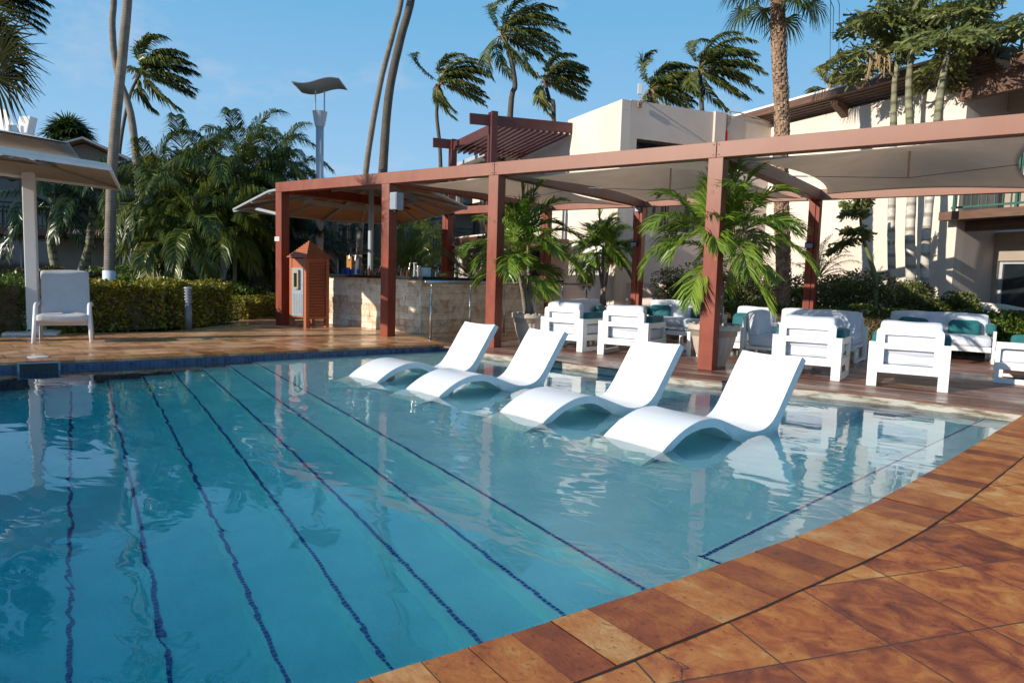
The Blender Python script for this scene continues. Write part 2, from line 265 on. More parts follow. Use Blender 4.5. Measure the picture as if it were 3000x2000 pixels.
def redwood(name, pale_ramp=True):
    """red-brown painted timber, paler towards the top and along x"""
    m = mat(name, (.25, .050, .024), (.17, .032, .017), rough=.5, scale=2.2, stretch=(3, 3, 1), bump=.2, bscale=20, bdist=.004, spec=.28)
    if pale_ramp:
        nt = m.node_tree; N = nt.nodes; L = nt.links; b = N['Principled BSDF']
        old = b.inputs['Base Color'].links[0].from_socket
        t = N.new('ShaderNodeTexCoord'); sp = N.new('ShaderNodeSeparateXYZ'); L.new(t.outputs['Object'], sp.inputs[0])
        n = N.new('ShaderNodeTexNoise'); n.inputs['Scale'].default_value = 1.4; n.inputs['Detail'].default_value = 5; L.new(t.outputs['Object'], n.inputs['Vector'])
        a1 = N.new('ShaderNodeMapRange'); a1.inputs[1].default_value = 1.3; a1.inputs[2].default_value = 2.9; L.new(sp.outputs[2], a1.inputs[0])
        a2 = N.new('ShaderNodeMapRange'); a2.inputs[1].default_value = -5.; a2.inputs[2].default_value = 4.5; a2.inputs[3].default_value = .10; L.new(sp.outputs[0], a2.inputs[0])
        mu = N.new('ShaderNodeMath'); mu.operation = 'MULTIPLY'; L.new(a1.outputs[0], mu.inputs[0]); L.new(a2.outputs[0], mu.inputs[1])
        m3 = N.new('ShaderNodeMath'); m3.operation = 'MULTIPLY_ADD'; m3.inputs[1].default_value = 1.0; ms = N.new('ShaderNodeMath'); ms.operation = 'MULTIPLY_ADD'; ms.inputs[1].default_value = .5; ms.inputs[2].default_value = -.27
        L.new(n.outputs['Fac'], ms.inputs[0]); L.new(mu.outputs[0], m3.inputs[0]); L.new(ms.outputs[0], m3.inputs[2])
        mm = N.new('ShaderNodeMix'); mm.data_type = 'RGBA'; mm.inputs[7].default_value = (.31, .17, .125, 1); mm.clamp_factor = True  # blends into a paler brown higher up and towards larger x
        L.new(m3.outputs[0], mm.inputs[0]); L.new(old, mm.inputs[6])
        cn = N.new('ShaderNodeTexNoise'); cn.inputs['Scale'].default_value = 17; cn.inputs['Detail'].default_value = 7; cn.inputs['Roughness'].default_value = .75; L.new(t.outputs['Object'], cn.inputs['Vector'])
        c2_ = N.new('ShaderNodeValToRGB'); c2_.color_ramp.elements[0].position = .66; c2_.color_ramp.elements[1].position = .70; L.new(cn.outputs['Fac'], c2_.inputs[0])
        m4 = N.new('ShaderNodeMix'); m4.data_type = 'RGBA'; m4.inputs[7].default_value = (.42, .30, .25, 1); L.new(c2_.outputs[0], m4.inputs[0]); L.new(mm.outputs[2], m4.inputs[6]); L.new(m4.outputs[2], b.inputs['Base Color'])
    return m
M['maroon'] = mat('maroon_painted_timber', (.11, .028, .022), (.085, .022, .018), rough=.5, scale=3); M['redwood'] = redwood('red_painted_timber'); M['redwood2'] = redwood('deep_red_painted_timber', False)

def deck_mat():
    m = bpy.data.materials.new('wet_red_deck_boards'); m.use_nodes = True; nt = m.node_tree; N = nt.nodes; L = nt.links; b = N['Principled BSDF']
    t = N.new('ShaderNodeTexCoord'); mp1 = N.new('ShaderNodeMapping'); mp1.inputs['Scale'].default_value = (.6, 9, 9); L.new(t.outputs['Object'], mp1.inputs[0])
    n = N.new('ShaderNodeTexNoise'); n.inputs['Scale'].default_value = 2.2; n.inputs['Detail'].default_value = 8; n.inputs['Roughness'].default_value = .65; L.new(mp1.outputs[0], n.inputs['Vector'])
    a = N.new('ShaderNodeAttribute'); a.attribute_name = 'tone'
    ad = N.new('ShaderNodeMath'); ad.operation = 'MULTIPLY_ADD'; ad.inputs[1].default_value = .3; L.new(a.outputs['Fac'], ad.inputs[0]); L.new(n.outputs['Fac'], ad.inputs[2])
    r = N.new('ShaderNodeValToRGB'); e = r.color_ramp.elements; e[0].position, e[0].color = .32, (.040, .022, .015, 1); e[1].position, e[1].color = 1.0, (.50, .38, .30, 1)
    q = e.new(.55); q.color = (.13, .062, .042, 1); q = e.new(.76); q.color = (.23, .10, .07, 1)
    L.new(ad.outputs[0], r.inputs[0]); L.new(r.outputs[0], b.inputs['Base Color'])
    n3 = N.new('ShaderNodeTexNoise'); n3.inputs['Scale'].default_value = 1.3; n3.inputs['Detail'].default_value = 4; L.new(t.outputs['Object'], n3.inputs['Vector'])
    rr = N.new('ShaderNodeMapRange'); rr.inputs[1].default_value = .35; rr.inputs[2].default_value = .65; rr.inputs[3].default_value = .22; rr.inputs[4].default_value = .55
    L.new(n3.outputs['Fac'], rr.inputs[0]); L.new(rr.outputs[0], b.inputs['Roughness'])
    bp = N.new('ShaderNodeBump'); bp.inputs['Strength'].default_value = .4; bp.inputs['Distance'].default_value = .004; L.new(n.outputs['Fac'], bp.inputs['Height']); L.new(bp.outputs[0], b.inputs['Normal'])
    return m
M['deck'] = deck_mat()

def water_mat():
    m = bpy.data.materials.new('pool_water'); m.use_nodes = True; nt = m.node_tree; N = nt.nodes; L = nt.links; N.clear()
    o = N.new('ShaderNodeOutputMaterial'); g = N.new('ShaderNodeBsdfGlass'); g.inputs['IOR'].default_value = 1.333; g.inputs['Roughness'].default_value = 0
    t = N.new('ShaderNodeTexCoord')
    m1 = N.new('ShaderNodeMapping'); m1.inputs['Rotation'].default_value = (0, 0, .55); m1.inputs['Scale'].default_value = (1, 2.1, 1); L.new(t.outputs['Object'], m1.inputs[0])
    n1 = N.new('ShaderNodeTexNoise'); n1.inputs['Scale'].default_value = 2.5; n1.inputs['Detail'].default_value = 2.2; n1.inputs['Roughness'].default_value = .42; n1.inputs['Distortion'].default_value = .6; L.new(m1.outputs[0], n1.inputs['Vector'])
    n0 = N.new('ShaderNodeTexNoise'); n0.inputs['Scale'].default_value = .5; n0.inputs['Detail'].default_value = 2; L.new(t.outputs['Object'], n0.inputs['Vector'])
    mr = N.new('ShaderNodeMapRange'); mr.inputs[1].default_value = .35; mr.inputs[2].default_value = .65; mr.inputs[3].default_value = .35; mr.inputs[4].default_value = 1.0; L.new(n0.outputs['Fac'], mr.inputs[0])
    mu = N.new('ShaderNodeMath'); mu.operation = 'MULTIPLY'; L.new(n1.outputs['Fac'], mu.inputs[0]); L.new(mr.outputs[0], mu.inputs[1])
    bp = N.new('ShaderNodeBump'); bp.inputs['Strength'].default_value = .5; bp.inputs['Distance'].default_value = .0105; L.new(mu.outputs[0], bp.inputs['Height']); L.new(bp.outputs[0], g.inputs['Normal'])
    L.new(g.outputs[0], o.inputs['Surface'])
    v = N.new('ShaderNodeVolumeAbsorption'); v.inputs['Color'].default_value = (.20, .80, .875, 1); v.inputs['Density'].default_value = 1.3
    L.new(v.outputs[0], o.inputs['Volume'])
    return m
M['water'] = water_mat()
M['plaster'] = mat('pool_plaster', (.60, .73, .73), (.46, .62, .65), rough=.8, scale=2.2, detail=7, bump=.3, bscale=60)
M['seam'] = mat('dark_blue_mosaic_tile', (.014, .035, .19), (.025, .08, .32), rough=.2, scale=30)
MOS = [(.1, (.010, .014, .05)), (.4, (.018, .035, .12)), (.6, (.05, .075, .17)), (.95, (.11, .09, .16))]
def mosaic():
    m = brick_mat('blue_mosaic_tiles', MOS, .05, .05, .003, (.10, .12, .17), rough=.12, offset=0, vertical=(.25, .97), noise=14, bump=.25, msz=.0028, pits=0)
    return m
M['mosaic'] = mosaic()
def clearglass():
    m = bpy.data.materials.new('clear_glass'); m.use_nodes = True; nt = m.node_tree; N = nt.nodes; N.clear()
    o = N.new('ShaderNodeOutputMaterial'); t = N.new('ShaderNodeBsdfTransparent'); t.inputs[0].default_value = (.86, .90, .92, 1); g = N.new('ShaderNodeBsdfGlossy'); g.inputs['Roughness'].default_value = .03
    x = N.new('ShaderNodeMixShader'); f = N.new('ShaderNodeFresnel'); f.inputs[0].default_value = 1.6
    nt.links.new(f.outputs[0], x.inputs[0]); nt.links.new(t.outputs[0], x.inputs[1]); nt.links.new(g.outputs[0], x.inputs[2]); nt.links.new(x.outputs[0], o.inputs[0]); return m
M['clear'] = clearglass()
M['brownglass'] = mat('amber_bottle', (.10, .035, .01), rough=.08, spec=.8)
M['greenglass'] = mat('green_bottle', (.01, .05, .015), rough=.08, spec=.8)
M['menu'] = mat('teal_printed_card', (.16, .42, .46), (.45, .55, .55), rough=.4, scale=30, stretch=(1, 1, 6), lo=.5, hi=.55)

# ------------------------------------------------------------------ mesh builder
class MB:
    def __init__(s): s.v = []; s.f = []; s.m = []; s.t = []; s.mi = 0; s.tone = .5
    def add(s, vs, fs, tone=None):
        o = len(s.v); s.v.extend([tuple(map(float, p)) for p in vs]); s.t.extend([s.tone if tone is None else tone]*len(vs))
        for f in fs: s.f.append(tuple(i+o for i in f)); s.m.append(s.mi)
        return s
    def box(s, x0, x1, y0, y1, z0, z1, tone=None):
        return s.add([(x0, y0, z0), (x1, y0, z0), (x1, y1, z0), (x0, y1, z0), (x0, y0, z1), (x1, y0, z1), (x1, y1, z1), (x0, y1, z1)],
                     [(0, 3, 2, 1), (4, 5, 6, 7), (0, 1, 5, 4), (1, 2, 6, 5), (2, 3, 7, 6), (3, 0, 4, 7)], tone)
    def obox(s, c, ax, ay, az, sx, sy, sz, tone=None):
        c = np.array(c, float); ax, ay, az = nrm(ax)*sx/2, nrm(ay)*sy/2, nrm(az)*sz/2
        vs = [c+i*ax+j*ay+k*az for k in (-1, 1) for i, j in ((-1, -1), (1, -1), (1, 1), (-1, 1))]
        return s.add(vs, [(0, 3, 2, 1), (4, 5, 6, 7), (0, 1, 5, 4), (1, 2, 6, 5), (2, 3, 7, 6), (3, 0, 4, 7)], tone)
    def beam(s, a, b, wd, ht, up=(0, 0, 1)):
        a = np.array(a, float); b = np.array(b, float); d = nrm(b-a); sd_ = nrm(np.cross(d, up)); uu = np.cross(sd_, d)
        return s.obox((a+b)/2, d, sd_, uu, np.linalg.norm(b-a), wd, ht)
    def tube(s, pts, rs, n=8, caps=True, tone=None):
        pts = [np.array(p, float) for p in pts]
        if not hasattr(rs, '__len__'): rs = [rs]*len(pts)
        vs = []; ref = None
        for i, p in enumerate(pts):
            d = nrm(pts[min(i+1, len(pts)-1)]-pts[max(i-1, 0)])
            if ref is None: ref = np.array([1, 0, 0]) if abs(d[0]) < .8 else np.array([0, 1, 0])
            a = nrm(ref-d*(ref@d)); ref = a; b = np.cross(d, a)
            for k in range(n):
                t = 2*math.pi*k/n; vs.append(p+rs[i]*(math.cos(t)*a+math.sin(t)*b))
        fs = [(i*n+k, i*n+(k+1) % n, (i+1)*n+(k+1) % n, (i+1)*n+k) for i in range(len(pts)-1) for k in range(n)]
        if caps: fs += [tuple(range(n-1, -1, -1)), tuple(range((len(pts)-1)*n, len(pts)*n))]
        return s.add(vs, fs, tone)
    def lathe(s, prof, n=24, c=(0, 0, 0), caps=True, fl=None):
        vs = []
        for r, z in prof:
            for k in range(n):
                t = 2*math.pi*k/n; rr = r*(1+(fl(t, z) if fl else 0)); vs.append((c[0]+rr*math.cos(t), c[1]+rr*math.sin(t), c[2]+z))
        fs = [(i*n+k, i*n+(k+1) % n, (i+1)*n+(k+1) % n, (i+1)*n+k) for i in range(len(prof)-1) for k in range(n)]
        if caps: fs += [tuple(range(n-1, -1, -1)), tuple(range((len(prof)-1)*n, len(prof)*n))]
        return s.add(vs, fs)
    def prism(s, poly, z0, z1):
        n = len(poly); vs = [(p[0], p[1], z0) for p in poly]+[(p[0], p[1], z1) for p in poly]
        return s.add(vs, [tuple(range(n-1, -1, -1)), tuple(range(n, 2*n))]+[(i, (i+1) % n, n+(i+1) % n, n+i) for i in range(n)])
    def xprism(s, poly, P, ax, az, ay, th):
        """poly of (u,v) in plane (ax,az) at P, thickness th along ay"""
        P = np.array(P, float); ax, az, ay = map(nrm, (ax, az, ay)); n = len(poly)
        vs = [P+u*ax+v*az for u, v in poly]+[P+u*ax+v*az+ay*th for u, v in poly]
        return s.add(vs, [tuple(range(n)), tuple(range(2*n-1, n-1, -1))]+[((i+1) % n, i, n+i, n+(i+1) % n) for i in range(n)])
    def build(s, name, mats, parent=None, smooth=False, bevel=0, world=True, fix=False, attr=False):
        me = bpy.data.meshes.new(name)
        v = np.array(s.v, float).reshape(-1, 3)
        q = parent
        while q is not None and world: v = v-np.array(q.location); q = q.parent
        me.from_pydata(v.tolist(), [], s.f)
        if not isinstance(mats, (list, tuple)): mats = [mats]
        for m in mats: me.materials.append(m)
        if len(mats) > 1: me.polygons.foreach_set('material_index', s.m)
        if smooth: me.polygons.foreach_set('use_smooth', [True]*len(s.f))
        if attr:
            a = me.attributes.new('tone', 'FLOAT', 'POINT'); a.data.foreach_set('value', s.t)
        if fix:
            import bmesh
            bm = bmesh.new(); bm.from_mesh(me); bmesh.ops.remove_doubles(bm, verts=bm.verts, dist=1e-5); bmesh.ops.recalc_face_normals(bm, faces=bm.faces); bm.to_mesh(me); bm.free()
        me.update()
        return link(name, me, parent, bevel, smooth)
def link(name, me, parent=None, bevel=0, smooth=False):
    o = bpy.data.objects.new(name, me); COL.objects.link(o)
    if parent is not None: o.parent = parent
    if bevel:
        b = o.modifiers.new('edge', 'BEVEL'); b.width = bevel; b.segments = 2; b.limit_method = 'ANGLE'; b.angle_limit = math.radians(40)
    return o
def tag(o, label, cat, group=None):
    o['label'] = label; o['category'] = cat
    if group: o['group'] = group
    return o
def thing(name, label, cat, loc=(0, 0, 0), rz=0, group=None):
    o = bpy.data.objects.new(name, None); COL.objects.link(o); o.location = tuple(map(float, loc)); o.rotation_euler = (0, 0, rz); o.empty_display_size = .2
    return tag(o, label, cat, group)
def struct(o): o['kind'] = 'structure'; return o

def plate(outer, holes, th, name='plate'):
    """flat plate with holes in the XZ plane, centred on y=0"""
    cu = bpy.data.curves.new(name, 'CURVE'); cu.dimensions = '2D'; cu.fill_mode = 'BOTH'; cu.extrude = th/2
    for lp in [outer]+holes:
        sp = cu.splines.new('POLY'); sp.points.add(len(lp)-1)
        for i, (x, z) in enumerate(lp): sp.points[i].co = (x, z, 0, 1)
        sp.use_cyclic_u = True
    ob = bpy.data.objects.new(name, cu); me = bpy.data.meshes.new_from_object(ob)
    bpy.data.objects.remove(ob)
    v = np.zeros(len(me.vertices)*3); me.vertices.foreach_get('co', v); v = v.reshape(-1, 3)
    vs = np.stack([v[:, 0], -v[:, 2], v[:, 1]], 1); fs = [tuple(p.vertices) for p in me.polygons]
    bpy.data.meshes.remove(me); bpy.data.curves.remove(cu)
    return vs, fs
def rrect(x0, x1, z0, z1, r=(0, 0, 0, 0), n=5):
    if not hasattr(r, '__len__'): r = (r,)*4
    out = []
    for (cx, cz, a0, rr) in ((x0, z0, 180, r[0]), (x1, z0, 270, r[1]), (x1, z1, 0, r[2]), (x0, z1, 90, r[3])):
        if rr <= 0: out.append((cx, cz)); continue
        ox = cx+rr if cx == x0 else cx-rr; oz = cz+rr if cz == z0 else cz-rr
        for k in range(n+1):
            a = math.radians(a0+90*k/n); out.append((ox+rr*math.cos(a), oz+rr*math.sin(a)))
    return out
def cushion(mb, c, w_, d_, h_, r=.04, n=9, puff=.012, rot=None, seed=0, wr=.006):
    rng = random.Random(seed); w2, d2, h2 = w_/2, d_/2, h_/2; vs = []; idx = {}; fs = []
    ph = [rng.uniform(0, 6) for _ in range(6)]
    def vert(p):
        k = tuple(np.round(p, 5))
        if k in idx: return idx[k]
        q = np.array([p[0]*w2, p[1]*d2, p[2]*h2]); inner = np.clip(q, [-w2+r, -d2+r, -h2+r], [w2-r, d2-r, h2-r]); dv = q-inner
        L_ = np.linalg.norm(dv)
        if L_ > 1e-9: q = inner+dv/L_*r if L_ > r*.999 else q
        if w2 >= h2*.8: q[2] += np.sign(p[2])*puff*(1-p[0]**4)*(1-p[1]**4)
        q[1] += np.sign(p[1])*puff*.6*(1-p[0]**4)*(1-p[2]**4)
        q = q+wr*np.array([math.sin(9*q[1]+ph[0]+6*q[2]), math.sin(8*q[0]+ph[1]), math.sin(11*q[0]+7*q[1]+ph[2])])
        idx[k] = len(vs); vs.append(q); return idx[k]
    g = np.linspace(-1, 1, n+1)
    # denser near the borders
    g = np.sign(g)*(1-(1-np.abs(g))**1.6)
    for ax in range(3):
        for sgn in (-1, 1):
            for i in range(n):
                for j in range(n):
                    q = []
                    for (a, b) in ((i, j), (i+1, j), (i+1, j+1), (i, j+1)):
                        p = [0, 0, 0]; p[ax] = sgn; p[(ax+1) % 3] = g[a]; p[(ax+2) % 3] = g[b]; q.append(vert(p))
                    fs.append(tuple(q) if sgn > 0 else tuple(q[::-1]))
    vs = np.array(vs)
    if rot is not None: vs = vs @ np.array(rot).T
    mb.add(vs+np.array(c), fs); return mb
def rotm(axis, a):
    return np.array(Matrix.Rotation(a, 3, axis))

# ------------------------------------------------------------------ pool, paving, deck, ground
from mathutils.geometry import tessellate_polygon
def catmull(P, n=10):
    P = [np.array(p, float) for p in P]; out = []
    for i in range(len(P)-1):
        p0 = P[max(i-1, 0)]; p1 = P[i]; p2 = P[i+1]; p3 = P[min(i+2, len(P)-1)]
        for k in range(n):
            t = k/n; out.append(.5*((2*p1)+(-p0+p2)*t+(2*p0-5*p1+4*p2-p3)*t*t+(-p0+3*p1-3*p2+p3)*t**3))
    out.append(P[-1]); return out
def tess(loops):
    tris = tessellate_polygon([[Vector((p[0], p[1], 0)) for p in l] for l in loops]); return tris
def sheet(mb, loops, z, up=True):
    vs = [(p[0], p[1], z) for l in loops for p in l]; out = []
    for t in tess(loops):
        a, b, c = [np.array(vs[i]) for i in t]
        if np.linalg.norm(np.cross(b-a, c-a)) < 1e-10: continue
        out.append(t if (np.cross(b-a, c-a)[2] > 0) == up else t[::-1])
    mb.add(vs, out)
deck_edge = catmull([(.41, -.01), (.80, -.30), (1.38, -.56), (2.7, -.62), (3.8, -.76), (4.8, -.82), (5.8, -.64), (6.8, -.54), (7.93, -.66)], 6)
near_edge = catmull([(7.93, -.66), (7.53, -3.31), (7.26, -4.88), (6.98, -5.91), (6.85, -6.33), (6.63, -6.98), (6.50, -7.34), (6.2, -8.2), (5.6, -9.4), (4.6, -10.6), (3, -11.6), (1, -12)], 8)
far_edge = catmull([(1, -12), (-1, -11.2), (-1.9, -9.2), (-1.75, -7.5), (-1.22, -5.71), (-.77, -4.50), (-.38, -2.99), (.10, -1.08), (.41, -.01)], 8)
outline = [p for p in deck_edge[:-1]]+[p for p in near_edge[:-1]]+[p for p in far_edge[:-1]]   # clockwise
def offset(P, d, closed=True):
    n = len(P); out = []
    for i in range(n):
        a = P[(i-1) % n] if closed or i > 0 else P[i]; b = P[(i+1) % n] if closed or i < n-1 else P[i]
        t = nrm(np.array(b)-np.array(a)); out.append(np.array(P[i])+d*np.array([-t[1], t[0]]))
    return out
WZ = -.09
# ground
g = MB(); hole = offset(outline, .05)
sheet(g, [[(-2500, -2500), (2500, -2500), (2500, 2500), (-2500, 2500)], hole], -.035)
struct(g.build('ground', M['ground']))
# near paving
g = MB(); poly = [(16, -.66)]+near_edge+[(-3, -12), (-3, -20), (16, -20)]
sheet(g, [poly], 0); struct(g.build('near_paving', M['pavers']))
g = MB(); poly = far_edge[::-1]+[(-3, -12), (-7.5, -12), (-4.75, -4.55), (-3.95, -2.5), (-4.95, -.55), (-7.0, 1.0), (-9, 5), (-9, 12), (.55, 12), (.55, -.1)]
sheet(g, [poly], 0); struct(g.build('far_paving', M['farpavers']))
def coping(name, edge, m, wd, step, seed, sign):
    rng = random.Random(seed); g = MB(); P = [np.array(p) for p in edge]
    L_ = [0]
    for a, b in zip(P, P[1:]): L_.append(L_[-1]+np.linalg.norm(b-a))
    def at(s):
        s = min(max(s, 0), L_[-1]-1e-6); i = max(0, np.searchsorted(L_, s)-1); t = (s-L_[i])/(L_[i+1]-L_[i]); p = P[i]*(1-t)+P[i+1]*t
        d = nrm(P[min(i+1, len(P)-1)]-P[max(i-1, 0)] if i > 0 else P[1]-P[0]); d2 = nrm(P[min(i+2, len(P)-1)]-P[i]); d = nrm(d*(1-t)+d2*t)
        return p, sign*np.array([-d[1], d[0]])
    s = 0
    while s < L_[-1]-.02:
        e = min(s+step, L_[-1]); (a, na), (b, nb) = at(s+.0012), at(e-.0012); tn = rng.choice([rng.uniform(.2, .5), rng.uniform(.35, .62), rng.uniform(.5, .78)])
        z = .004+rng.uniform(-.0008, .0015)
        ov = .012; i0 = [(-ov+.006, z), (-ov, z-.006), (-ov, -.032)]
        vs = []
        for (p, n_) in ((a, na), (b, nb)):
            for d_, zz in [(wd, z-.01), (wd, z)]+i0: vs.append((*(p+n_*d_), zz))
        fs = [(k, k+1, k+6, k+5) for k in range(4)]
        if sign > 0: fs = [f[::-1] for f in fs]
        g.add(vs, fs, tone=tn); s = e
    g.mi = 1
    Q = [at(x) for x in np.linspace(0, L_[-1], 160)]
    vs = []; fs = []
    for i, (p, n_) in enumerate(Q): vs += [(*(p+n_*(wd-.002)), .0015), (*(p+n_*(wd+.007+.002*math.sin(i*1.7))), .0015)]
    for i in range(len(Q)-1): fs.append((2*i, 2*i+1, 2*i+3, 2*i+2) if sign < 0 else (2*i+1, 2*i, 2*i+2, 2*i+3))
    g.add(vs, fs); g.mi = 0
    return struct(g.build(name, [m, M['darkwood']], fix=False, attr=True))
coping('near_coping', near_edge, M['coping'], .30, .155, 3, 1)
coping('far_coping', far_edge, M['copingwet'], .30, .155, 5, 1)
# deck
g = MB(); rng = random.Random(8); y = -.40
while y < 5.45:
    x = .56-rng.uniform(0, 2.5)
    while x < 12:
        x2 = x+rng.uniform(2.6, 4.2); a = max(x, .56); b = min(x2, 12)
        if b > a+.05: g.box(a, b-.005, y, y+.130, -.03, rng.uniform(-.001, .0012), tone=rng.uniform(0, 1))
        x = x2
    y += .139
for i in range(len(deck_edge)-1):
    a, b = deck_edge[i], deck_edge[i+1]
    if b[0] < .6: continue
    x0, x1 = max(a[0], .56), b[0]
    g.add([(x0, a[1]-.005, -.002), (x1, b[1]-.005, -.002), (x1, -.406, -.002), (x0, -.406, -.002), (x0, a[1]-.005, -.022), (x1, b[1]-.005, -.022)], [(0, 1, 2, 3), (4, 5, 1, 0)], tone=.45)
g.box(7.93, 12, -.655, -.406, -.03, -.002, tone=.45)
g.build('deck', M['deck'], attr=True); struct(bpy.data.objects['deck'])
# basin
S_ = nrm([6.98, -2.78]); N_ = np.array([S_[1], -S_[0]]); P0 = np.array([-.31, -3.16])
off = [0, .336, .663, .985, 1.33, 1.71, 2.07]; zt = [-.34, -.50, -.66, -.82, -.98, -1.14, -1.30]
g = MB()
def ln(o, s): return P0+N_*o+S_*s
def stripq(o0, o1, z0, z1, s0=-3, s1=11):
    a, b, c, d = ln(o0, s0), ln(o0, s1), ln(o1, s1), ln(o1, s0)
    g.add([(*a, z0), (*b, z0), (*c, z1), (*d, z1)], [(0, 3, 2, 1)])
stripq(-9, 0, zt[0], zt[0])
for k in range(1, 7): stripq(off[k-1], off[k], zt[k], zt[k])
stripq(off[6], 9, -1.47, -1.75)
for k in range(7): stripq(off[k], off[k]+1e-4, zt[k], zt[k+1] if k < 6 else -1.47)
# shallow step along the near coping
A, B = np.array([6.75, -5.56]), np.array([7.66, -.16]); g.prism([tuple(A), (8.4, -5.9), (8.4, -.1), tuple(B)][::-1][::-1], -.5, -.2)
# bench at the far end
e0, e1 = onz(650, 829, -.25), onz(1030, 803, -.25)
g.prism([(e0[0], e0[1]), (e1[0], e1[1]), (.9, .3), (-.6, .2), (-.9, -2.8)], -.5, -.22)
# walls
g.mi = 1
def wall(P, z0, z1, mi):
    g.mi = mi
    for a, b in zip(P, P[1:]): g.add([(*a, z0), (*b, z0), (*b, z1), (*a, z1)], [(0, 1, 2, 3)])
wall(far_edge, -2.2, -.002, 1); wall(near_edge, -2.2, -.002, 1); wall(deck_edge, -2.2, -.13, 1); wall(deck_edge, -.13, -.021, 3)
# seam tiles
g.mi = 2; rng = random.Random(4)
def seam(a, b, z, wd=.020, tl=.030):
    a = np.array(a, float); b = np.array(b, float); d = nrm(b-a); nn = np.array([-d[1], d[0]]); L_ = np.linalg.norm(b-a); s = 0
    while s < L_:
        j = rng.uniform(-.0022, .0022); p = a+d*s+nn*j; q = a+d*(s+tl-.004)+nn*j
        g.add([(*(p-nn*wd/2), z), (*(q-nn*wd/2), z), (*(q+nn*wd/2), z), (*(p+nn*wd/2), z)], [(0, 1, 2, 3)]); s += tl
for k in range(7): seam(ln(off[k]-.02, -.6), ln(off[k]-.02, 8.6), zt[k]+.003)
dAB = nrm(B-A); nAB = np.array([dAB[1], -dAB[0]])
seam(A+nAB*.02, B+nAB*.02, -.197); seam(A+np.array([.0, -.0]), A+np.array([.9, -.22]), -.196)
basin = struct(g.build('pool_basin', [M['plaster'], M['mosaic'], M['seam'], M['concrete']]))
# water body
g = MB(); wl = offset(outline, .015)
sheet(g, [wl], WZ, True); sheet(g, [wl], -2.4, False)
n = len(wl); vs = [(*p, WZ) for p in wl]+[(*p, -2.4) for p in wl]
g.add(vs, [(i, (i+1) % n, n+(i+1) % n, n+i) for i in range(n)])
water = struct(g.build('pool_water', M['water'], fix=True))

# skimmer mouth and lid
p = onz(90, 838, -.03); fd = nrm(far_edge[40]-far_edge[36])
t = thing('skimmer_opening', 'dark rectangular skimmer mouth in the blue tile band at the far pool wall', 'pool skimmer', (p[0], p[1], -.06))
tt = nrm(np.array([.36, .93, 0])); nn = np.array([tt[1], -tt[0], 0])
g = MB(); c = np.array([p[0], p[1], -.062])+nn*.02; g.obox(c, tt, nn, (0, 0, 1), .36, .02, .11); g.build('skimmer_hole', M['dark'], t)
g = MB()
for s_, wz, zz in ((0, .42, .0), ): g.obox(c+np.array([0, 0, .058]), tt, nn, (0, 0, 1), .40, .03, .012)
for s_ in (-1, 1): g.obox(c+tt*s_*.19, tt, nn, (0, 0, 1), .02, .03, .10)
g.build('skimmer_frame', M['galv'], t)
p = onz(88, 820, .0); g = MB(); g.lathe([(.11, 0), (.11, .004), (.10, .006), (.001, .006)], 32, (p[0], p[1], .004)); tag(g.build('deck_cover', M['glossy_white']), 'round white skimmer lid set in the wet far coping', 'cover')

# ------------------------------------------------------------------ pergola
W = .19; H0, H1 = 2.636, 2.828; PX = [-4.347, -1.310, 1.050, 4.524, 8.05]; VB = 4.92
pg = thing('pergola', 'long red timber pergola with square posts along the pool deck', 'pergola', (0, 0, 0))
for i, x in enumerate(PX):
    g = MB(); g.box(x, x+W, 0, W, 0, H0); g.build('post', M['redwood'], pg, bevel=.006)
    g = MB(); g.box(x, x+W*.62, VB, VB+W, 0, H0)
    g.box(x+W*.66, x+W, VB+.004, VB+W-.004, 0, H0); g.build('post', M['redwood2'], pg, bevel=.005)
for x0, x1 in ((PX[0], PX[2]+W*.55), (PX[2]+W*.58, PX[3]+W*.5), (PX[3]+W*.53, PX[4]+W)):
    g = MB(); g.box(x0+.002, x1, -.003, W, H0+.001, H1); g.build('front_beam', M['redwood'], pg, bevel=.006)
for x0, x1 in ((PX[0], PX[2]+.02), (PX[2]+.023, PX[3]+.02), (PX[3]+.023, PX[4]+W)):
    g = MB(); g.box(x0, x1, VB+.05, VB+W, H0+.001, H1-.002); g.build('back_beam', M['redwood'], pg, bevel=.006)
for x in PX:
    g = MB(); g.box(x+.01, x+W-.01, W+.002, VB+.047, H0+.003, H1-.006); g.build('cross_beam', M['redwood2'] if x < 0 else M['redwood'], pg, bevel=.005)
g = MB()
for x in (PX[2]+W*.56, PX[3]+W*.51):
    for dx in (-.035, .035):
        for dz in (.035, .157): g = MB(); g.obox((x+dx, -.006, H0+dz), (1, 0, 0), (0, 1, 0), (0, 0, 1), .012, .006, .012); g.build('bolt', M['darkwood'], pg)

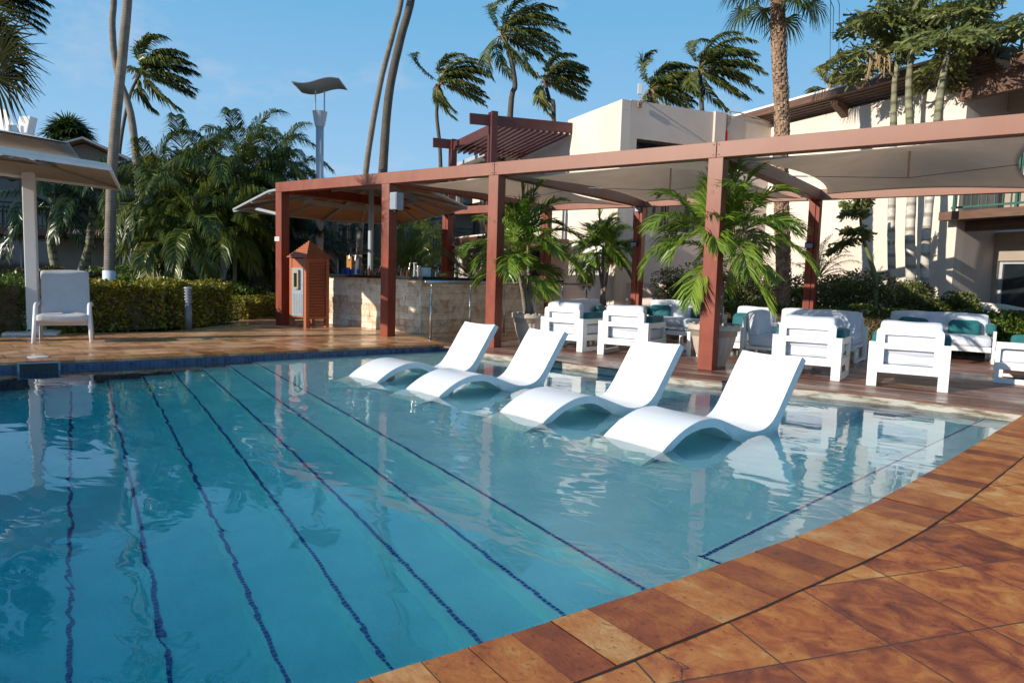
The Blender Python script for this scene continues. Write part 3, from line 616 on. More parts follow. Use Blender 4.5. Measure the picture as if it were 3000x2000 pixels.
# shade sails
def sail(x0, x1, y0, y1, label, seed):
    c = np.array([(x0+x1)/2, (y0+y1)/2]); t = thing('shade_sail', label, 'shade sail', (c[0], c[1], 0), 0, 'taupe shade sails under the pergola')
    n = 22; vs = []; fs = []; zc = H0+.05
    for i in range(n+1):
        for j in range(n+1):
            u, v = 2*i/n-1, 2*j/n-1
            px = u*(1-.20*(1-v*v)*abs(u)**2); py = v*(1-.15*(1-u*u)*abs(v)**2)
            r = math.hypot(u, v); z = zc+.30*math.exp(-r*r*2.6)-.03*u*v
            vs.append((c[0]+px*(x1-x0)/2, c[1]+py*(y1-y0)/2, z))
    fs = [(i*(n+1)+j, (i+1)*(n+1)+j, (i+1)*(n+1)+j+1, i*(n+1)+j+1) for i in range(n) for j in range(n)]
    g = MB(); g.add(vs, fs); o = g.build('sail_cloth', M['sail'], t, smooth=True)
    s_ = o.modifiers.new('t', 'SOLIDIFY'); s_.thickness = .004
    g = MB(); g.tube([(c[0], c[1], H0-.03), (c[0], c[1], zc+.29)], .016, 10); g.build('mast', M['sail'], t)
    xa, xb = x0-.05, x1+.05
    g = MB(); g.tube([(xa, c[1]*1.0, H0+.10), (c[0], c[1], H0-.02), (xb, c[1], H0+.10)], .004, 5); g.build('cable', M['dark'], t)
    g = MB()
    for a in (xa, xb): g = MB(); g.tube([(a, c[1], H0+.10), (a+(.28 if a == xa else -.28), c[1], H0+.08)], .009, 8); g.build('turnbuckle', M['steel'], t)
    for a, b in ((x0, y0), (x0, y1), (x1, y0), (x1, y1)):
        q = np.array([a, b]); e = q+nrm(q-c)*.14; g = MB(); g.tube([(a, b, zc), (e[0], e[1], zc+.01)], .012, 8); g.build('turnbuckle', M['steel'], t)
sail(PX[1]+W+.15, PX[2]-.15, W+.15, VB-.12, 'taupe shade sail in the narrow bay right of the bar', 1)
sail(PX[2]+W+.12, PX[3]-.12, W+.12, VB-.10, 'taupe shade sail over the two left armchairs', 2)
sail(PX[3]+W+.12, PX[4]-.12, W+.12, VB-.10, 'large taupe shade sail at the right end above the right armchairs', 3)
# floodlights on the back posts
for (px, py), lb in (((1456, 560), 'small black floodlight on the back post left of the middle'), ((1859, 563), 'small black floodlight on the back post at the right')):
    p = ony(px, py, VB-.06); t = thing('floodlight', lb, 'floodlight', p, 0, 'floodlights on the back posts')
    g = MB(); g.obox(p, (1, 0, 0), (0, .94, -.34), (0, .34, .94), .15, .05, .11); g.build('lamp_body', M['dark'], t, bevel=.006)
    g = MB(); g.obox(p+np.array([0, -.028, -.012]), (1, 0, 0), (0, .94, -.34), (0, .34, .94), .12, .006, .08); g.build('lamp_glass', M['galv'], t)
    g = MB(); g.obox(p+np.array([0, .045, .0]), (1, 0, 0), (0, 1, 0), (0, 0, 1), .03, .05, .03); g.build('bracket', M['dark'], t)
p = ony(1465, 481, VB-.04); t = thing('junction_box', 'small grey steel box under the back beam left of the middle', 'junction box', p)
g = MB(); g.obox(p, (1, 0, 0), (0, 1, 0), (0, 0, 1), .11, .07, .09); g.build('box', M['galv'], t, bevel=.004); g = MB(); g.tube([p+np.array([0, 0, -.05]), p+np.array([0, 0, -.08])], .014, 8); g.build('plug', M['steel'], t)
# speaker on second post
p = np.array([PX[1]+W+.075, .1, 2.34]); t = thing('wall_speaker', 'grey speaker box hung on the second post from the left', 'speaker', p)
g = MB(); g.obox(p, (1, 0, 0), (0, 1, 0), (0, 0, 1), .17, .17, .29); g.build('cabinet', M['lampgrey'], t, bevel=.008)
g = MB(); g.obox(p+np.array([0, -.089, 0]), (1, 0, 0), (0, 1, 0), (0, 0, 1), .145, .008, .265); g.build('grille', M['speaker'], t)
g = MB(); g.obox(p+np.array([-.02, 0, -.165]), (1, 0, 0), (0, 1, 0), (0, 0, 1), .06, .06, .03); g.build('bracket', M['dark'], t)
# sticker on first post
p = np.array([PX[0]+.055, -.004, 1.72]); t = thing('post_sign', 'small white sign with faint lettering on the leftmost post', 'sign', p)
g = MB(); g.obox(p, (1, 0, 0), (0, 1, 0), (0, 0, 1), .15, .006, .085); g.build('sign_plate', M['glossy_white'], t)
g = MB()
for k in range(7): g.obox(p+np.array([-.052+.017*k, -.004, .012]), (1, 0, 0), (0, 1, 0), (0, 0, 1), .011, .002, .016)
g.obox(p+np.array([-.01, -.004, -.02]), (1, 0, 0), (0, 1, 0), (0, 0, 1), .09, .002, .008)
g.build('lettering', M['speaker'], t)

# ------------------------------------------------------------------ bar
bt = thing('bar_counter', 'stone clad bar counter with a black granite top', 'bar', (-2.4, 1.0, 0))
fr = [(-4.1, 1.13), (-3.2, 1.10), (-2.5, 1.02), (-1.8, .95), (-1.17, .90)]
g = MB(); back = [(x, y+.42) for x, y in fr]; g.prism(fr+back[::-1], 0, 1.0); g.build('front_wall', M['stone_front'], bt)
g = MB(); g.prism([(-1.168, .902), (-1.165, 5.5), (-1.6, 5.5), (-1.6, 1.33), (-1.168, 1.33)], 0, 1.001); g.build('side_wall', M['stone_side'], bt)
g = MB(); tp = [(-4.1, 1.03), (-3.2, 1.0), (-2.5, .92), (-1.8, .85), (-1.07, .80), (-1.07, 5.62), (-1.75, 5.62), (-1.75, 1.62), (-4.1, 1.72)]
sheet(g, [tp], 1.06, True); sheet(g, [tp], 1.003, False); n = len(tp)
g.add([(*p, 1.003) for p in tp]+[(*p, 1.06) for p in tp], [(i, (i+1) % n, n+(i+1) % n, n+i) for i in range(n)]); g.build('counter_top', M['granite'], bt, fix=True)
g = MB(); lg = [(x, y-.02) for x, y in fr]; 
# split-face relief stones
def relief(mb, a, b, z0, z1, nrm_, seed, rows=8):
    rng = random.Random(seed); a = np.array(a); b = np.array(b); d = nrm(b-a); L_ = np.linalg.norm(b-a); h = (z1-z0)/rows
    for r in range(rows):
        s = -rng.uniform(0, .3)
        while s < L_:
            wd = rng.uniform(.16, .5); s0, s1 = max(s, 0), min(s+wd, L_)
            if s1-s0 > .03:
                th = rng.uniform(.004, .022); zc = z0+(r+.5)*h; c = a+d*(s0+s1)/2+nrm_*th/2
                mb.obox((c[0], c[1], zc), (*d, 0), (*nrm_, 0), (0, 0, 1), s1-s0-.003, th, h-.003, tone=rng.random())
            s += wd
for (a, b), sd_ in zip(zip(fr, fr[1:]), range(4)):
    d = nrm(np.array(b)-np.array(a)); relief(g, a, b, .0, .93, np.array([d[1], -d[0]]), sd_+20)
g.build('stone_cladding', M['stone_front'], bt, bevel=.004)
g = MB(); relief(g, (-1.166, .903), (-1.163, 5.5), 0, .93, np.array([1., 0.]), 9); g.build('stone_cladding', M['stone_side'], bt, bevel=.004)

# stainless railing
rt = thing('steel_railing', 'stainless steel railing with thin cables beside the bar', 'railing', (-.22, .13, 0))
ys = [.13+1.024*k for k in range(6)]
for y in ys:
    g = MB(); g.tube([(-.22, y, 0), (-.22, y, .86)], .021, 14); g.tube([(-.22, y, .86), (-.215, y, .96)], .009, 8); g.lathe([(.045, 0), (.045, .008), (.024, .012)], 18, (-.22, y, 0))
    for z in (.22, .42, .60, .78): g.tube([(-.245, y, z), (-.185, y, z)], .008, 8)
    g.build('rail_post', M['steel'], rt, smooth=True)
g = MB()
for z in (.22, .42, .60, .78): g.tube([(-.19, ys[0]-.10, z), (-.19, ys[-1]+.10, z)], .004, 6)
g.build('rail_cable', M['steel'], rt)
g = MB(); g.tube([(-.215, ys[0]-.16, .98), (-.215, ys[-1]+.16, .98)], .027, 14); g.build('handrail', M['steel'], rt, smooth=True)

# drinking fountain cabinet
x0, x1, y0, y1 = -3.955, -3.43, .04, .60; cx, cy = (x0+x1)/2, (y0+y1)/2
ft = thing('drinking_fountain', 'terracotta slatted cabinet with a steel drinking fountain between two posts', 'drinking fountain', (cx, cy, 0))
for x in (x0, x1-.075):
    for y in (y0, y1-.075): g = MB(); g.box(x, x+.075, y, y+.075, 0, 1.36); g.build('leg', M['cabinet'], ft, bevel=.003)
g = MB(); g.box(x0+.077, x1-.077, y0+.012, y1-.012, .19, 1.34); g.box(x0+.012, x0+.0765, y0+.077, y1-.077, .19, 1.34); g.box(x1-.0765, x1-.03, y0+.077, y1-.077, .19, 1.34); g.build('body', M['cabinet'], ft)
g = MB()
for k in range(19):
    z = .235+k*.056; g.obox((x1-.018, cy, z), (0, 1, 0), (.86, 0, -.5), (.5, 0, .86), y1-y0-.16, .045, .009)
g.build('louvre_slats', M['cabinet'], ft)
g = MB()
for z0_, z1_ in ((.16, .205), (1.30, 1.352)): g.box(x1-.02, x1-.001, y0+.077, y1-.077, z0_, z1_)
g.build('slat_frame', M['cabinet'], ft)
g = MB(); e = .05; zb, za = 1.362, 1.70
for k in range(10):
    t0, t1 = k/10, (k+1)/10; zz0, zz1 = zb+(za-zb)*t0, zb+(za-zb)*t1; h = (x1-x0)/2+e; a, b = h*(1-t0), h*(1-t1)+.018
    g.add([(cx-a, cy-a, zz0), (cx+a, cy-a, zz0), (cx+a, cy+a, zz0), (cx-a, cy+a, zz0), (cx-b, cy-b, zz1-.006), (cx+b, cy-b, zz1-.006), (cx+b, cy+b, zz1-.006), (cx-b, cy+b, zz1-.006)],
          [(0, 3, 2, 1), (4, 5, 6, 7), (0, 1, 5, 4), (1, 2, 6, 5), (2, 3, 7, 6), (3, 0, 4, 7)])
g.build('slatted_roof', M['cabinet'], ft)
g = MB(); g.box(x0+.085, x1-.085, y0-.006, y0+.010, .215, 1.155); spn = g.build('steel_panel', M['galv'], ft, bevel=.002)
g = MB()
for k in range(20):
    for j in range(4): g.obox((x0+.145+j*.078, y0-.011, .29+k*.019), (1, 0, 0), (0, .8, .6), (0, -.6, .8), .066, .010, .007)
g.build('louvre_vents', M['lampgrey'], spn)
pf = plate(rrect(-.085, .085, -.19, .19, .02), [rrect(-.05, .05, -.15, .12, .01)], .05)
g = MB(); g.add(pf[0]+np.array([cx, y0-.030, .935]), pf[1]); bfr = g.build('basin_frame', mat('olive_metal', (.34, .31, .20), rough=.45, metal=.2), ft)
g = MB(); g.box(cx-.052, cx+.052, y0-.0085, y0-.0062, .782, 1.058); g.build('basin_recess', M['dark'], bfr)
g = MB(); g.tube([(cx, y0-.02, .99), (cx, y0-.05, 1.0), (cx+.01, y0-.06, .985)], .008, 8); g.build('spout', M['steel'], bfr)

# ------------------------------------------------------------------ bar canopy (white framed, tan underside)
cc = np.array([-4.0, 2.2]); ring = [(-6.6, .5), (-6.9, 3.2), (-5.8, 4.8), (-3.6, 3.9), (-1.75, 2.8), (-1.5, .75), (-3.4, .35), (-5.0, .30)][::-1]; best = 7; eZ_ = np.array([0, 0, 1.])
cp = thing('bar_canopy', 'white framed canopy with a tan underside above the bar', 'canopy', (cc[0], cc[1], 0))
ze, zp = 2.42, 3.02; ap = np.array([cc[0], cc[1], zp])
zr = [2.42, 2.42, 2.42, 2.5, 2.52, 2.82, 2.84, 2.72][::-1]; ap = np.array([cc[0], cc[1], 3.08])
V3 = [np.array([*ring[k], zr[k]]) for k in range(8)]
g = MB(); g2 = MB()
for k in range(8):
    a, b = V3[k], V3[(k+1) % 8]
    g.add([a+eZ_*.03, b+eZ_*.03, ap+eZ_*.03], [(0, 1, 2)]); g2.add([a, b, ap], [(2, 1, 0)])
g.build('canopy_fabric', M['canopy_top'], cp); g2.build('canopy_lining', M['canopy_under'], cp)
for k in range(8):
    a = V3[k]-eZ_*.035; q = V3[(k+1) % 8]-eZ_*.035
    g = MB(); g.beam(a, ap-eZ_*.06, .07, .05); g.build('rib', M['lampgrey'], cp); g = MB(); g.beam(a*.5+q*.5, ap-eZ_*.08, .04, .03); g.build('rib', M['lampgrey'], cp)
g = MB()
for k in range(8):
    a = V3[k]; b = V3[(k+1) % 8]; g.tube([a, b], .030, 8)
    m0 = a*.5+ap*.5-eZ_*.10; m1 = b*.5+ap*.5-eZ_*.10; g.beam(m0, m1, .04, .10)
g.build('edge_frame', M['lampgrey'], cp)
g = MB(); g.tube([(cc[0], cc[1], 0), (cc[0], cc[1], 3.0)], .06, 12); g.build('pole', M['lampgrey'], cp)
g = MB(); g.tube([V3[7]*.86+ap*.14-eZ_*.05, ony(640, 492, .24)], .035, 8); g.build('strut', M['lampgrey'], cp)

# ------------------------------------------------------------------ main building (right)
PH = math.radians(29); eL = np.array([-math.cos(PH), math.sin(PH), 0]); eR = np.array([math.sin(PH), math.cos(PH), 0]); eZ = np.array([0, 0, 1.])
KC = np.array([-.16, 6.45, 0]); K1 = np.array([6.58, 8.0, 0]); J = np.array([2.08, 10.49, 0])
def face(mb, P, ax, s0, s1, z0, z1, th, holes=()):
    """wall along ax from P; th thick away from the viewer (+eR side for eL walls, +eL side for eR walls)"""
    ny = eR if abs(ax @ eL) > .5 else eL
    v, f = plate([(s0, z0), (s1, z0), (s1, z1), (s0, z1)], [[(a, c), (b, c), (b, d), (a, d)] for a, b, c, d in holes], th)
    W_ = np.array([P+ax*p[0]+eZ*p[2]+ny*(p[1]+th/2) for p in v]); mb.add(W_, f)
mbd = thing('main_building', 'cream stucco hotel building with a flat parapet block and a sloped roof wing', 'building', (2, 9, 0))
ft_h = (1.45, 3.2, .0, 1.9)
g = MB(); face(g, KC, eL, .0, 5.4, -.05, 5.08, .25, [(3.3, 4.9, .0, 2.2)]); g.build('wall', M['stucco'], mbd)
g = MB(); face(g, KC+eR*.001, eL, -.002, 2.6, 5.08, 5.31, .25); 
g.build('parapet', M['stucco'], mbd)
g = MB(); face(g, KC, eR, .251, 5.0, -.05, 5.33, .22, [(.45, 3.6, 2.33, 4.46)])
g.obox(KC+eR*2.88+np.array([0, 0, 4.9])-eL*.02, eR, eL, eZ, .34, .10, .9); g.build('wall', M['stucco2'], mbd)
g = MB(); g.obox(KC+eR*1.95+eL*.12+eZ*3.4, eR, eL, eZ, 3.5, .02, 2.5); g.build('window_glass', M['glass_dark'], mbd)
g = MB()
for s_ in (.47, 1.5, 2.55, 3.58): g.obox(KC+eR*s_+eL*.09+eZ*3.39, eR, eL, eZ, .05, .06, 2.12)
g.obox(KC+eR*2.02+eL*.088+eZ*4.43, eR, eL, eZ, 3.1, .062, .06)
g.build('window_frame', M['darkwood'], mbd)
g = MB(); g.obox(KC+eL*2.4+eR*2.9+eZ*5.0, eL, eR, eZ, 4.6, 5.2, .1); g.build('flat_roof', M['roofgrey'], mbd)
# ground floor door in the left face
g = MB(); g.obox(KC+eL*.78-eR*.012+eZ*1.0, eL, eR, eZ, 1.25, .04, 1.84); g.build('service_door', M['canopy_top'], mbd)
g = MB(); g.obox(KC+eL*4.1+eR*.12+eZ*1.1, eL, eR, eZ, 1.6, .02, 2.2); g.build('window_glass', M['glass_dark'], mbd)
# low cupboards
g = MB(); P_ = ony(1460, 690, 6.9); g.obox((1.35, 6.5, .52), (1, 0, 0), (0, 1, 0), eZ, 2.3, .25, 1.06); g.build('low_wall', M['stucco2'], mbd)
# wing wall
g = MB(); face(g, K1, eL, 0, 5.6, -.05, 5.18, .25); g.build('wall', M['stucco'], mbd)
g = MB(); face(g, K1+eR*.251, eR, 0, 3.2, -.05, 2.455, .22); face(g, K1+eR*.251, eR, 0, 3.2, 2.62, 5.2, .22); g.build('side_wall', M['stucco2'], mbd)
_k = onp(2911/K, 750/K, K1, eL); rec = K1+eR*float((_k-K1) @ eR); REC = float((_k-K1) @ eR)
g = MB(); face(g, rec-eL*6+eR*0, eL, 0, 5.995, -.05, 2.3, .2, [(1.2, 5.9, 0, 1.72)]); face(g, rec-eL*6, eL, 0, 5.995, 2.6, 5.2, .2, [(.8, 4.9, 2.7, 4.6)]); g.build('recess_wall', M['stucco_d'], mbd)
for (a, b, c, d) in ((1.2, 5.9, 0, 1.72), (.8, 4.9, 2.7, 4.6)):
    o_ = rec-eL*6+eR*.12
    g = MB(); g.obox(o_+eL*(a+b)/2+eZ*(c+d)/2, eL, eR, eZ, b-a, .02, d-c); wo_ = g.build('sliding_door', M['glass_dark'], mbd)
    g = MB()
    for s_ in (a+.03, a+(b-a)/3, a+2*(b-a)/3, b-.03): g.obox(o_+eL*s_-eR*.03+eZ*(c+d)/2, eL, eR, eZ, .06, .05, d-c-.002)
    g.obox(o_+eL*(a+b)/2-eR*.03+eZ*(d-.032), eL, eR, eZ, b-a-.13, .048, .06); g.build('door_frame', M['roofgrey'], wo_)
# louvre window upper
# balcony
g = MB(); g.obox(K1-eL*2.95+eR*(REC/2-.1)+eZ*2.54, eL, eR, eZ, 6.2, REC+.5, .16); g.obox(K1-eL*3.0+eR*.30+eZ*2.36, eL, eR, eZ, 5.95, .14, .18); g.build('balcony_slab', M['brownwood'], mbd)
g = MB(); pr0 = K1-eL*.06-eR*.22
for k in range(26): g.obox(pr0-eL*(.04+.145*k)+eZ*3.15, eL, eR, eZ, .02, .02, .94)
g.obox(pr0-eL*1.9+eZ*3.65, eL, eR, eZ, 3.9, .05, .05); g.obox(pr0-eL*1.9+eZ*2.70, eL, eR, eZ, 3.9, .03, .04)
for s_ in (0., 1.15, 2.3, 3.45): g.obox(pr0-eL*s_+eZ*3.15, eL, eR, eZ, .045, .045, 1.06)
brl = g.build('balcony_railing', M['green'], mbd)
g = MB()
for s_ in (1.75,):
    for k in range(6):
        a = k*math.pi/3; c = pr0-eL*s_+eZ*3.22-eR*.0; d = eL*math.cos(a)+eZ*math.sin(a); g.obox(c+d*.13, d, eR, np.cross(d, eR), .2, .012, .075)
g.build('rail_ornament', M['canopy_top'], brl)
# upper timber pergola above the balcony
g = MB(); g.obox(K1-eL*2.9-eR*.12+eZ*4.95, eL, eR, eZ, 5.9, .16, .38); g.build('balcony_beam', M['brownwood'], mbd)
g = MB(); g.obox(K1-eL*3.6-eR*.35+eZ*5.22, eL, eR, eZ, 5.2, .14, .22); g.build('balcony_beam', M['brownwood'], mbd)
for k in range(9):
    g = MB(); g.beam(K1-eL*(1.0+.45*k)-eR*.0+eZ*5.08, K1-eL*(1.0+.45*k)+eR*1.5+eZ*5.08, .05, .1); g.build('balcony_slat', M['darkwood'], mbd)
# sloped roof with soffit over the wing (monopitch, eave towards pool)
g = MB(); a0, a1 = -.62, 6.2
def rp(s, d, z): return K1+eL*s+eR*d+eZ*z
g.add([rp(a0, -.55, 5.60), rp(a1, -.55, 5.60), rp(a1, 4.5, 5.62), rp(a0, 4.5, 5.62), rp(a0, -.55, 5.55), rp(a1, -.55, 5.55), rp(a1, 4.5, 5.56), rp(a0, 4.5, 5.56)],
      [(0, 3, 2, 1), (4, 5, 6, 7), (0, 1, 5, 4), (1, 2, 6, 5), (2, 3, 7, 6), (3, 0, 4, 7)]); g.build('roof_sheet', M['canopy_top'], mbd, fix=True)
g = MB(); g.obox(rp((a0+a1)/2, -.52, 5.47), eL, eR, eZ, a1-a0, .05, .15); g.build('fascia', M['brownwood'], mbd)
g = MB()
for k in range(7): g.obox(rp((a0+a1)/2, -.44+.105*k, 5.40-.028*k), eL, eR, eZ, a1-a0-.02, .10, .02)
g.build('soffit_boards', M['brownwood'], mbd)
g = MB(); g.obox(rp(a0-.05, 1.2, 5.5), eR, eL, eZ, 3.6, .06, .22); g.build('fascia', M['darkwood'], mbd)
for s_ in (.28, 2.86, 5.3):
    g = MB(); g.add([rp(s_-.09, -.40, 5.38), rp(s_+.09, -.40, 5.38), rp(s_+.09, 0, 5.28), rp(s_-.09, 0, 5.28), rp(s_-.09, -.36, 5.25), rp(s_+.09, -.36, 5.25), rp(s_+.09, 0, 5.0), rp(s_-.09, 0, 5.0)],
                  [(0, 1, 2, 3), (7, 6, 5, 4), (0, 4, 5, 1), (1, 5, 6, 2), (2, 6, 7, 3), (3, 7, 4, 0)]); g.build('rafter_end', M['brownwood'], mbd, fix=True)
# roof of the neighbouring part at far right
g = MB(); q0 = K1-eL*.9; g.add([q0+eR*.2+eZ*5.45, q0-eL*5+eR*.2+eZ*5.45, q0-eL*5+eR*3+eZ*6.6, q0+eR*3+eZ*6.6, q0+eR*.2+eZ*5.3, q0-eL*5+eR*.2+eZ*5.3, q0-eL*5+eR*3+eZ*6.45, q0+eR*3+eZ*6.45], [(0, 1, 2, 3), (7, 6, 5, 4), (0, 4, 5, 1), (3, 2, 6, 7), (0, 3, 7, 4)]); g.build('tiled_roof', M['darkwood'], mbd)
# left part of building: lower gabled wing beyond the terrace
g = MB(); face(g, KC+eL*5.402, eL, 0, 6.5, -.05, 4.9, .25, [(1.6, 3.4, 2.6, 4.1), (4.1, 5.8, 2.6, 4.1)]); g.build('wall', M['stucco'], mbd)
for s_ in (2.5, 4.95):
    g = MB(); g.obox(KC+eL*(5.4+s_)+eR*.15+eZ*3.35, eL, eR, eZ, 1.8, .02, 1.5); g.build('window_glass', M['glass_dark'], mbd)
g = MB(); Pw = KC+eL*5.6
for zz, dd in ((5.02, 0),):
    g.add([Pw-eR*.8+eZ*4.86, Pw+eL*6.9-eR*.8+eZ*4.86, Pw+eL*6.9+eR*3+eZ*5.6, Pw+eR*3+eZ*5.6, Pw-eR*.8+eZ*4.98, Pw+eL*6.9-eR*.8+eZ*4.98, Pw+eL*6.9+eR*3+eZ*5.72, Pw+eR*3+eZ*5.72], [(3, 2, 1, 0), (4, 5, 6, 7), (0, 1, 5, 4), (1, 2, 6, 5), (2, 3, 7, 6), (3, 0, 4, 7)])
g.build('gable_roof', M['roofgrey'], mbd, fix=True)
g = MB()
for s_ in (1.2, 3.6, 6.2): g.beam(Pw+eL*s_-eR*.7+eZ*4.80, Pw+eL*s_+eZ*4.88, .12, .14)
g.build('rafter_end', M['brownwood'], mbd)

# terrace pergola on posts
tp_ = thing('terrace_pergola', 'dark red timber terrace pergola with slats against the cream building', 'pergola', (-4, 6, 0))
Bp = np.array([-3.33, 5.61, 0]); Ap = np.array([-5.92, 7.05, 0])
for P_, zt_ in ((Bp, 5.2), (Ap, 5.0)):
    for d_ in (-.085, .085):
        g = MB(); g.obox(P_+eL*d_+eZ*zt_/2, eL, eR, eZ, .11, .16, zt_); g.build('post', M['maroon'], tp_)
def bm_(P_, Q_, wd, ht, nm='beam'): g = MB(); g.beam(P_, Q_, wd, ht); g.build(nm, M['maroon'], tp_)
wallB = np.array([-2.23, 7.59, 0]); wallA = wallB+(Ap-Bp)
bm_(Bp-eR*.62+eL*.0+eZ*4.97, wallB+eZ*5.06, .06, .26); bm_(Ap-eR*.6+eZ*4.86, wallA+eZ*4.9, .06, .26)
bm_(Bp+eL*.15+eR*.0+eZ*4.80, Ap-eL*.15+eZ*4.80, .07, .24)
for k in range(13):
    t = (k+.6)/13.2; bm_(Bp+(wallB-Bp)*t-eL*.02+eZ*4.90, Ap+(wallA-Ap)*t+eL*.3+eZ*4.72, .045, .09, 'slat')
bm_(Bp-eL*.3+eZ*2.05, Ap+eL*.5+eZ*2.05, .10, .20, 'rail_beam'); bm_(Bp-eL*.3-eR*.03+eZ*1.78, Ap+eL*.5-eR*.03+eZ*1.78, .05, .12, 'rail_beam')
bm_(Bp+eZ*2.05, wallB+eZ*2.05, .10, .20, 'rail_beam')
g = MB(); g.obox((Bp+Ap)/2+eR*1.1+eZ*2.0, eL, eR, eZ, 3.4, 2.2, .08); g.build('terrace_floor', M['stucco2'], tp_)
g = MB(); g.obox((Bp+Ap)/2+eZ*2.62, eL, eR, eZ, 2.6, .012, .85); g.build('glass_panel', M['clear'], tp_)
g = MB(); g.obox(Bp+eR*.9+eZ*2.62, eR, eL, eZ, 1.6, .012, .85); g.build('glass_panel', M['clear'], tp_)

# antenna box on parapet
p = KC+eR*.45-eL*.06+eZ*5.22; t = thing('antenna_box', 'white flat antenna box on a rusty arm above the parapet corner', 'antenna', p)
q = onp(1470, 205, KC+eR*.45-eL*.25, -FW)
g = MB(); g.tube([p, p-eL*.16+eZ*.05, q-UP*.2], .018, 8); g.obox(p, eR, eL, eZ, .09, .05, .12); g.build('arm', M['boots'], t)
g = MB(); g.obox(q, nrm(RT*.96+FW*.2), nrm(FW), eZ, .115, .06, .25); g.build('antenna_panel', M['glossy_white'], t, bevel=.008)
# hose on parapet
t = thing('hose', 'beige hose with a red end draped over the pink parapet', 'hose', KC+eR*3.1+eZ*5.2)
o_ = KC+eR*3.12-eL*.04; g = MB(); g.tube([o_+eR*1.6+eZ*5.28, o_+eR*1.0+eZ*5.35, o_+eR*.4+eZ*5.41, o_+eR*.05+eZ*5.41, o_-eR*.01+eZ*5.33, o_+eR*.02+eZ*5.1, o_-eR*.02+eZ*4.9], .016, 8)
g.tube([o_+eR*.08+eZ*5.40, o_+eR*.10+eZ*5.2, o_+eR*.03+eZ*5.05, o_-eR*.01+eZ*4.92], .016, 8); g.build('hose_line', M['potbeige'] if 'potbeige' in M else M['pot'], t, smooth=True)
g = MB(); g.tube([o_+eZ*4.92, o_+eR*.01+eZ*4.68], [.035, .028], 10); g.tube([o_+eZ*4.68, o_+eZ*4.2], .02, 8); g.build('hose_end', M['red'], t)
# low curved planter wall at far right
t = thing('curved_wall', 'low cream garden wall with a rounded top at the right edge', 'garden wall', (8, 7.2, 0))
g = MB(); prof = [(0, .0), (0, .86), (.6, .90), (1.3, .86), (2.0, .74), (2.6, .52), (3.0, .2), (3.05, 0)]
P_ = np.array([6.2, 7.55, 0]); ex = nrm([.97, -.25, 0]); g.xprism(prof, P_, ex, (0, 0, 1), (.25, .97, 0), .22); g.build('wall', M['stucco'], t, bevel=.03)

# ------------------------------------------------------------------ far left hotel
LB0 = CAM+27*ray(0, 604); LB0[2] = 0
lb = thing('balcony_hotel', 'shaded two storey hotel with dark green balcony railings behind the palms', 'building', LB0)
def lp(s, d, z): return LB0+eR*s+eL*d+np.array([0, 0, z])
nLb = -eL
def lbox(nm, m, s0, s1, d0, d1, z0, z1, par=lb):
    g = MB(); g.obox(lp((s0+s1)/2, (d0+d1)/2, (z0+z1)/2), eR, eL, eZ, s1-s0, d1-d0, z1-z0); return g.build(nm, m, par)
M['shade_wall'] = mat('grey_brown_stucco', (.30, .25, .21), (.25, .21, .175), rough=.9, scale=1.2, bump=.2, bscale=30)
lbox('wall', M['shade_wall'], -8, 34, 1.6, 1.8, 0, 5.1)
lbox('balcony_slab', M['darkwood'], -8, 34, 0, 1.598, 2.18, 2.46)
lbox('eave', M['darkwood'], -8, 34, -.5, 1.9, 4.62, 4.95)
for k in range(9):
    s_ = -6.5+4.6*k
    lbox('column', M['darkwood'], s_, s_+.28, .15, .43, 0, 2.179); lbox('column', M['darkwood'], s_, s_+.28, .15, .43, 2.461, 4.619)
    for z0, z1 in ((0.02, 2.0), (2.47, 4.4)):
        o_ = lbox('sliding_door', M['glass_dark'], s_+1.2, s_+3.4, 1.56, 1.598, z0, z1)
        g = MB()
        for a in (1.2, 2.28, 3.36): g.obox(lp(s_+a+.02, 1.545, (z0+z1)/2), eR, eL, eZ, .07, .03, z1-z0)
        g.obox(lp(s_+2.3, 1.545, z1+.04), eR, eL, eZ, 2.26, .03, .07); f_ = g.build('door_frame', M['roofgrey'], o_)
    g = MB()
    for j in range(28): g.obox(lp(s_+.35+.155*j, .10, 2.93), eR, eL, eZ, .03, .03, .80)
    g.obox(lp(s_+2.4, .10, 3.40), eR, eL, eZ, 4.3, .06, .06); g.obox(lp(s_+2.4, .10, 3.22), eR, eL, eZ, 4.3, .03, .04); g.obox(lp(s_+2.4, .10, 2.55), eR, eL, eZ, 4.3, .04, .05)
    g.build('balcony_railing', M['darkgreen'], lb)
def gable(s0, s1, zp_, dfront, nm='gable_roof'):
    sm = (s0+s1)/2; g = MB()
    for (a, b, za_, zb_) in ((s0, sm, 4.55, zp_), (sm, s1, zp_, 4.55)):
        g.add([lp(a, dfront, za_), lp(b, dfront, zb_), lp(b, 6, zb_), lp(a, 6, za_), lp(a, dfront, za_+.14), lp(b, dfront, zb_+.14), lp(b, 6, zb_+.14), lp(a, 6, za_+.14)],
              [(0, 1, 2, 3), (7, 6, 5, 4), (0, 4, 5, 1), (3, 2, 6, 7), (0, 3, 7, 4), (1, 5, 6, 2)])
    g.build(nm, [M['roof']], lb, fix=True)
    g = MB(); g.beam(lp(s0, dfront-.05, 4.62), lp(sm, dfront-.05, zp_+.07), .06, .22, up=eL); g.beam(lp(sm, dfront-.05, zp_+.07), lp(s1, dfront-.05, 4.62), .06, .22, up=eL); g.build('barge_board', M['roofgrey'], lb)
    g = MB(); g.add([lp(s0+.5, dfront+.5, 4.7), lp(s1-.5, dfront+.5, 4.7), lp(sm, dfront+.5, zp_-.05)], [(0, 1, 2)]); g.build('gable_wall', M['shade_wall'], lb)
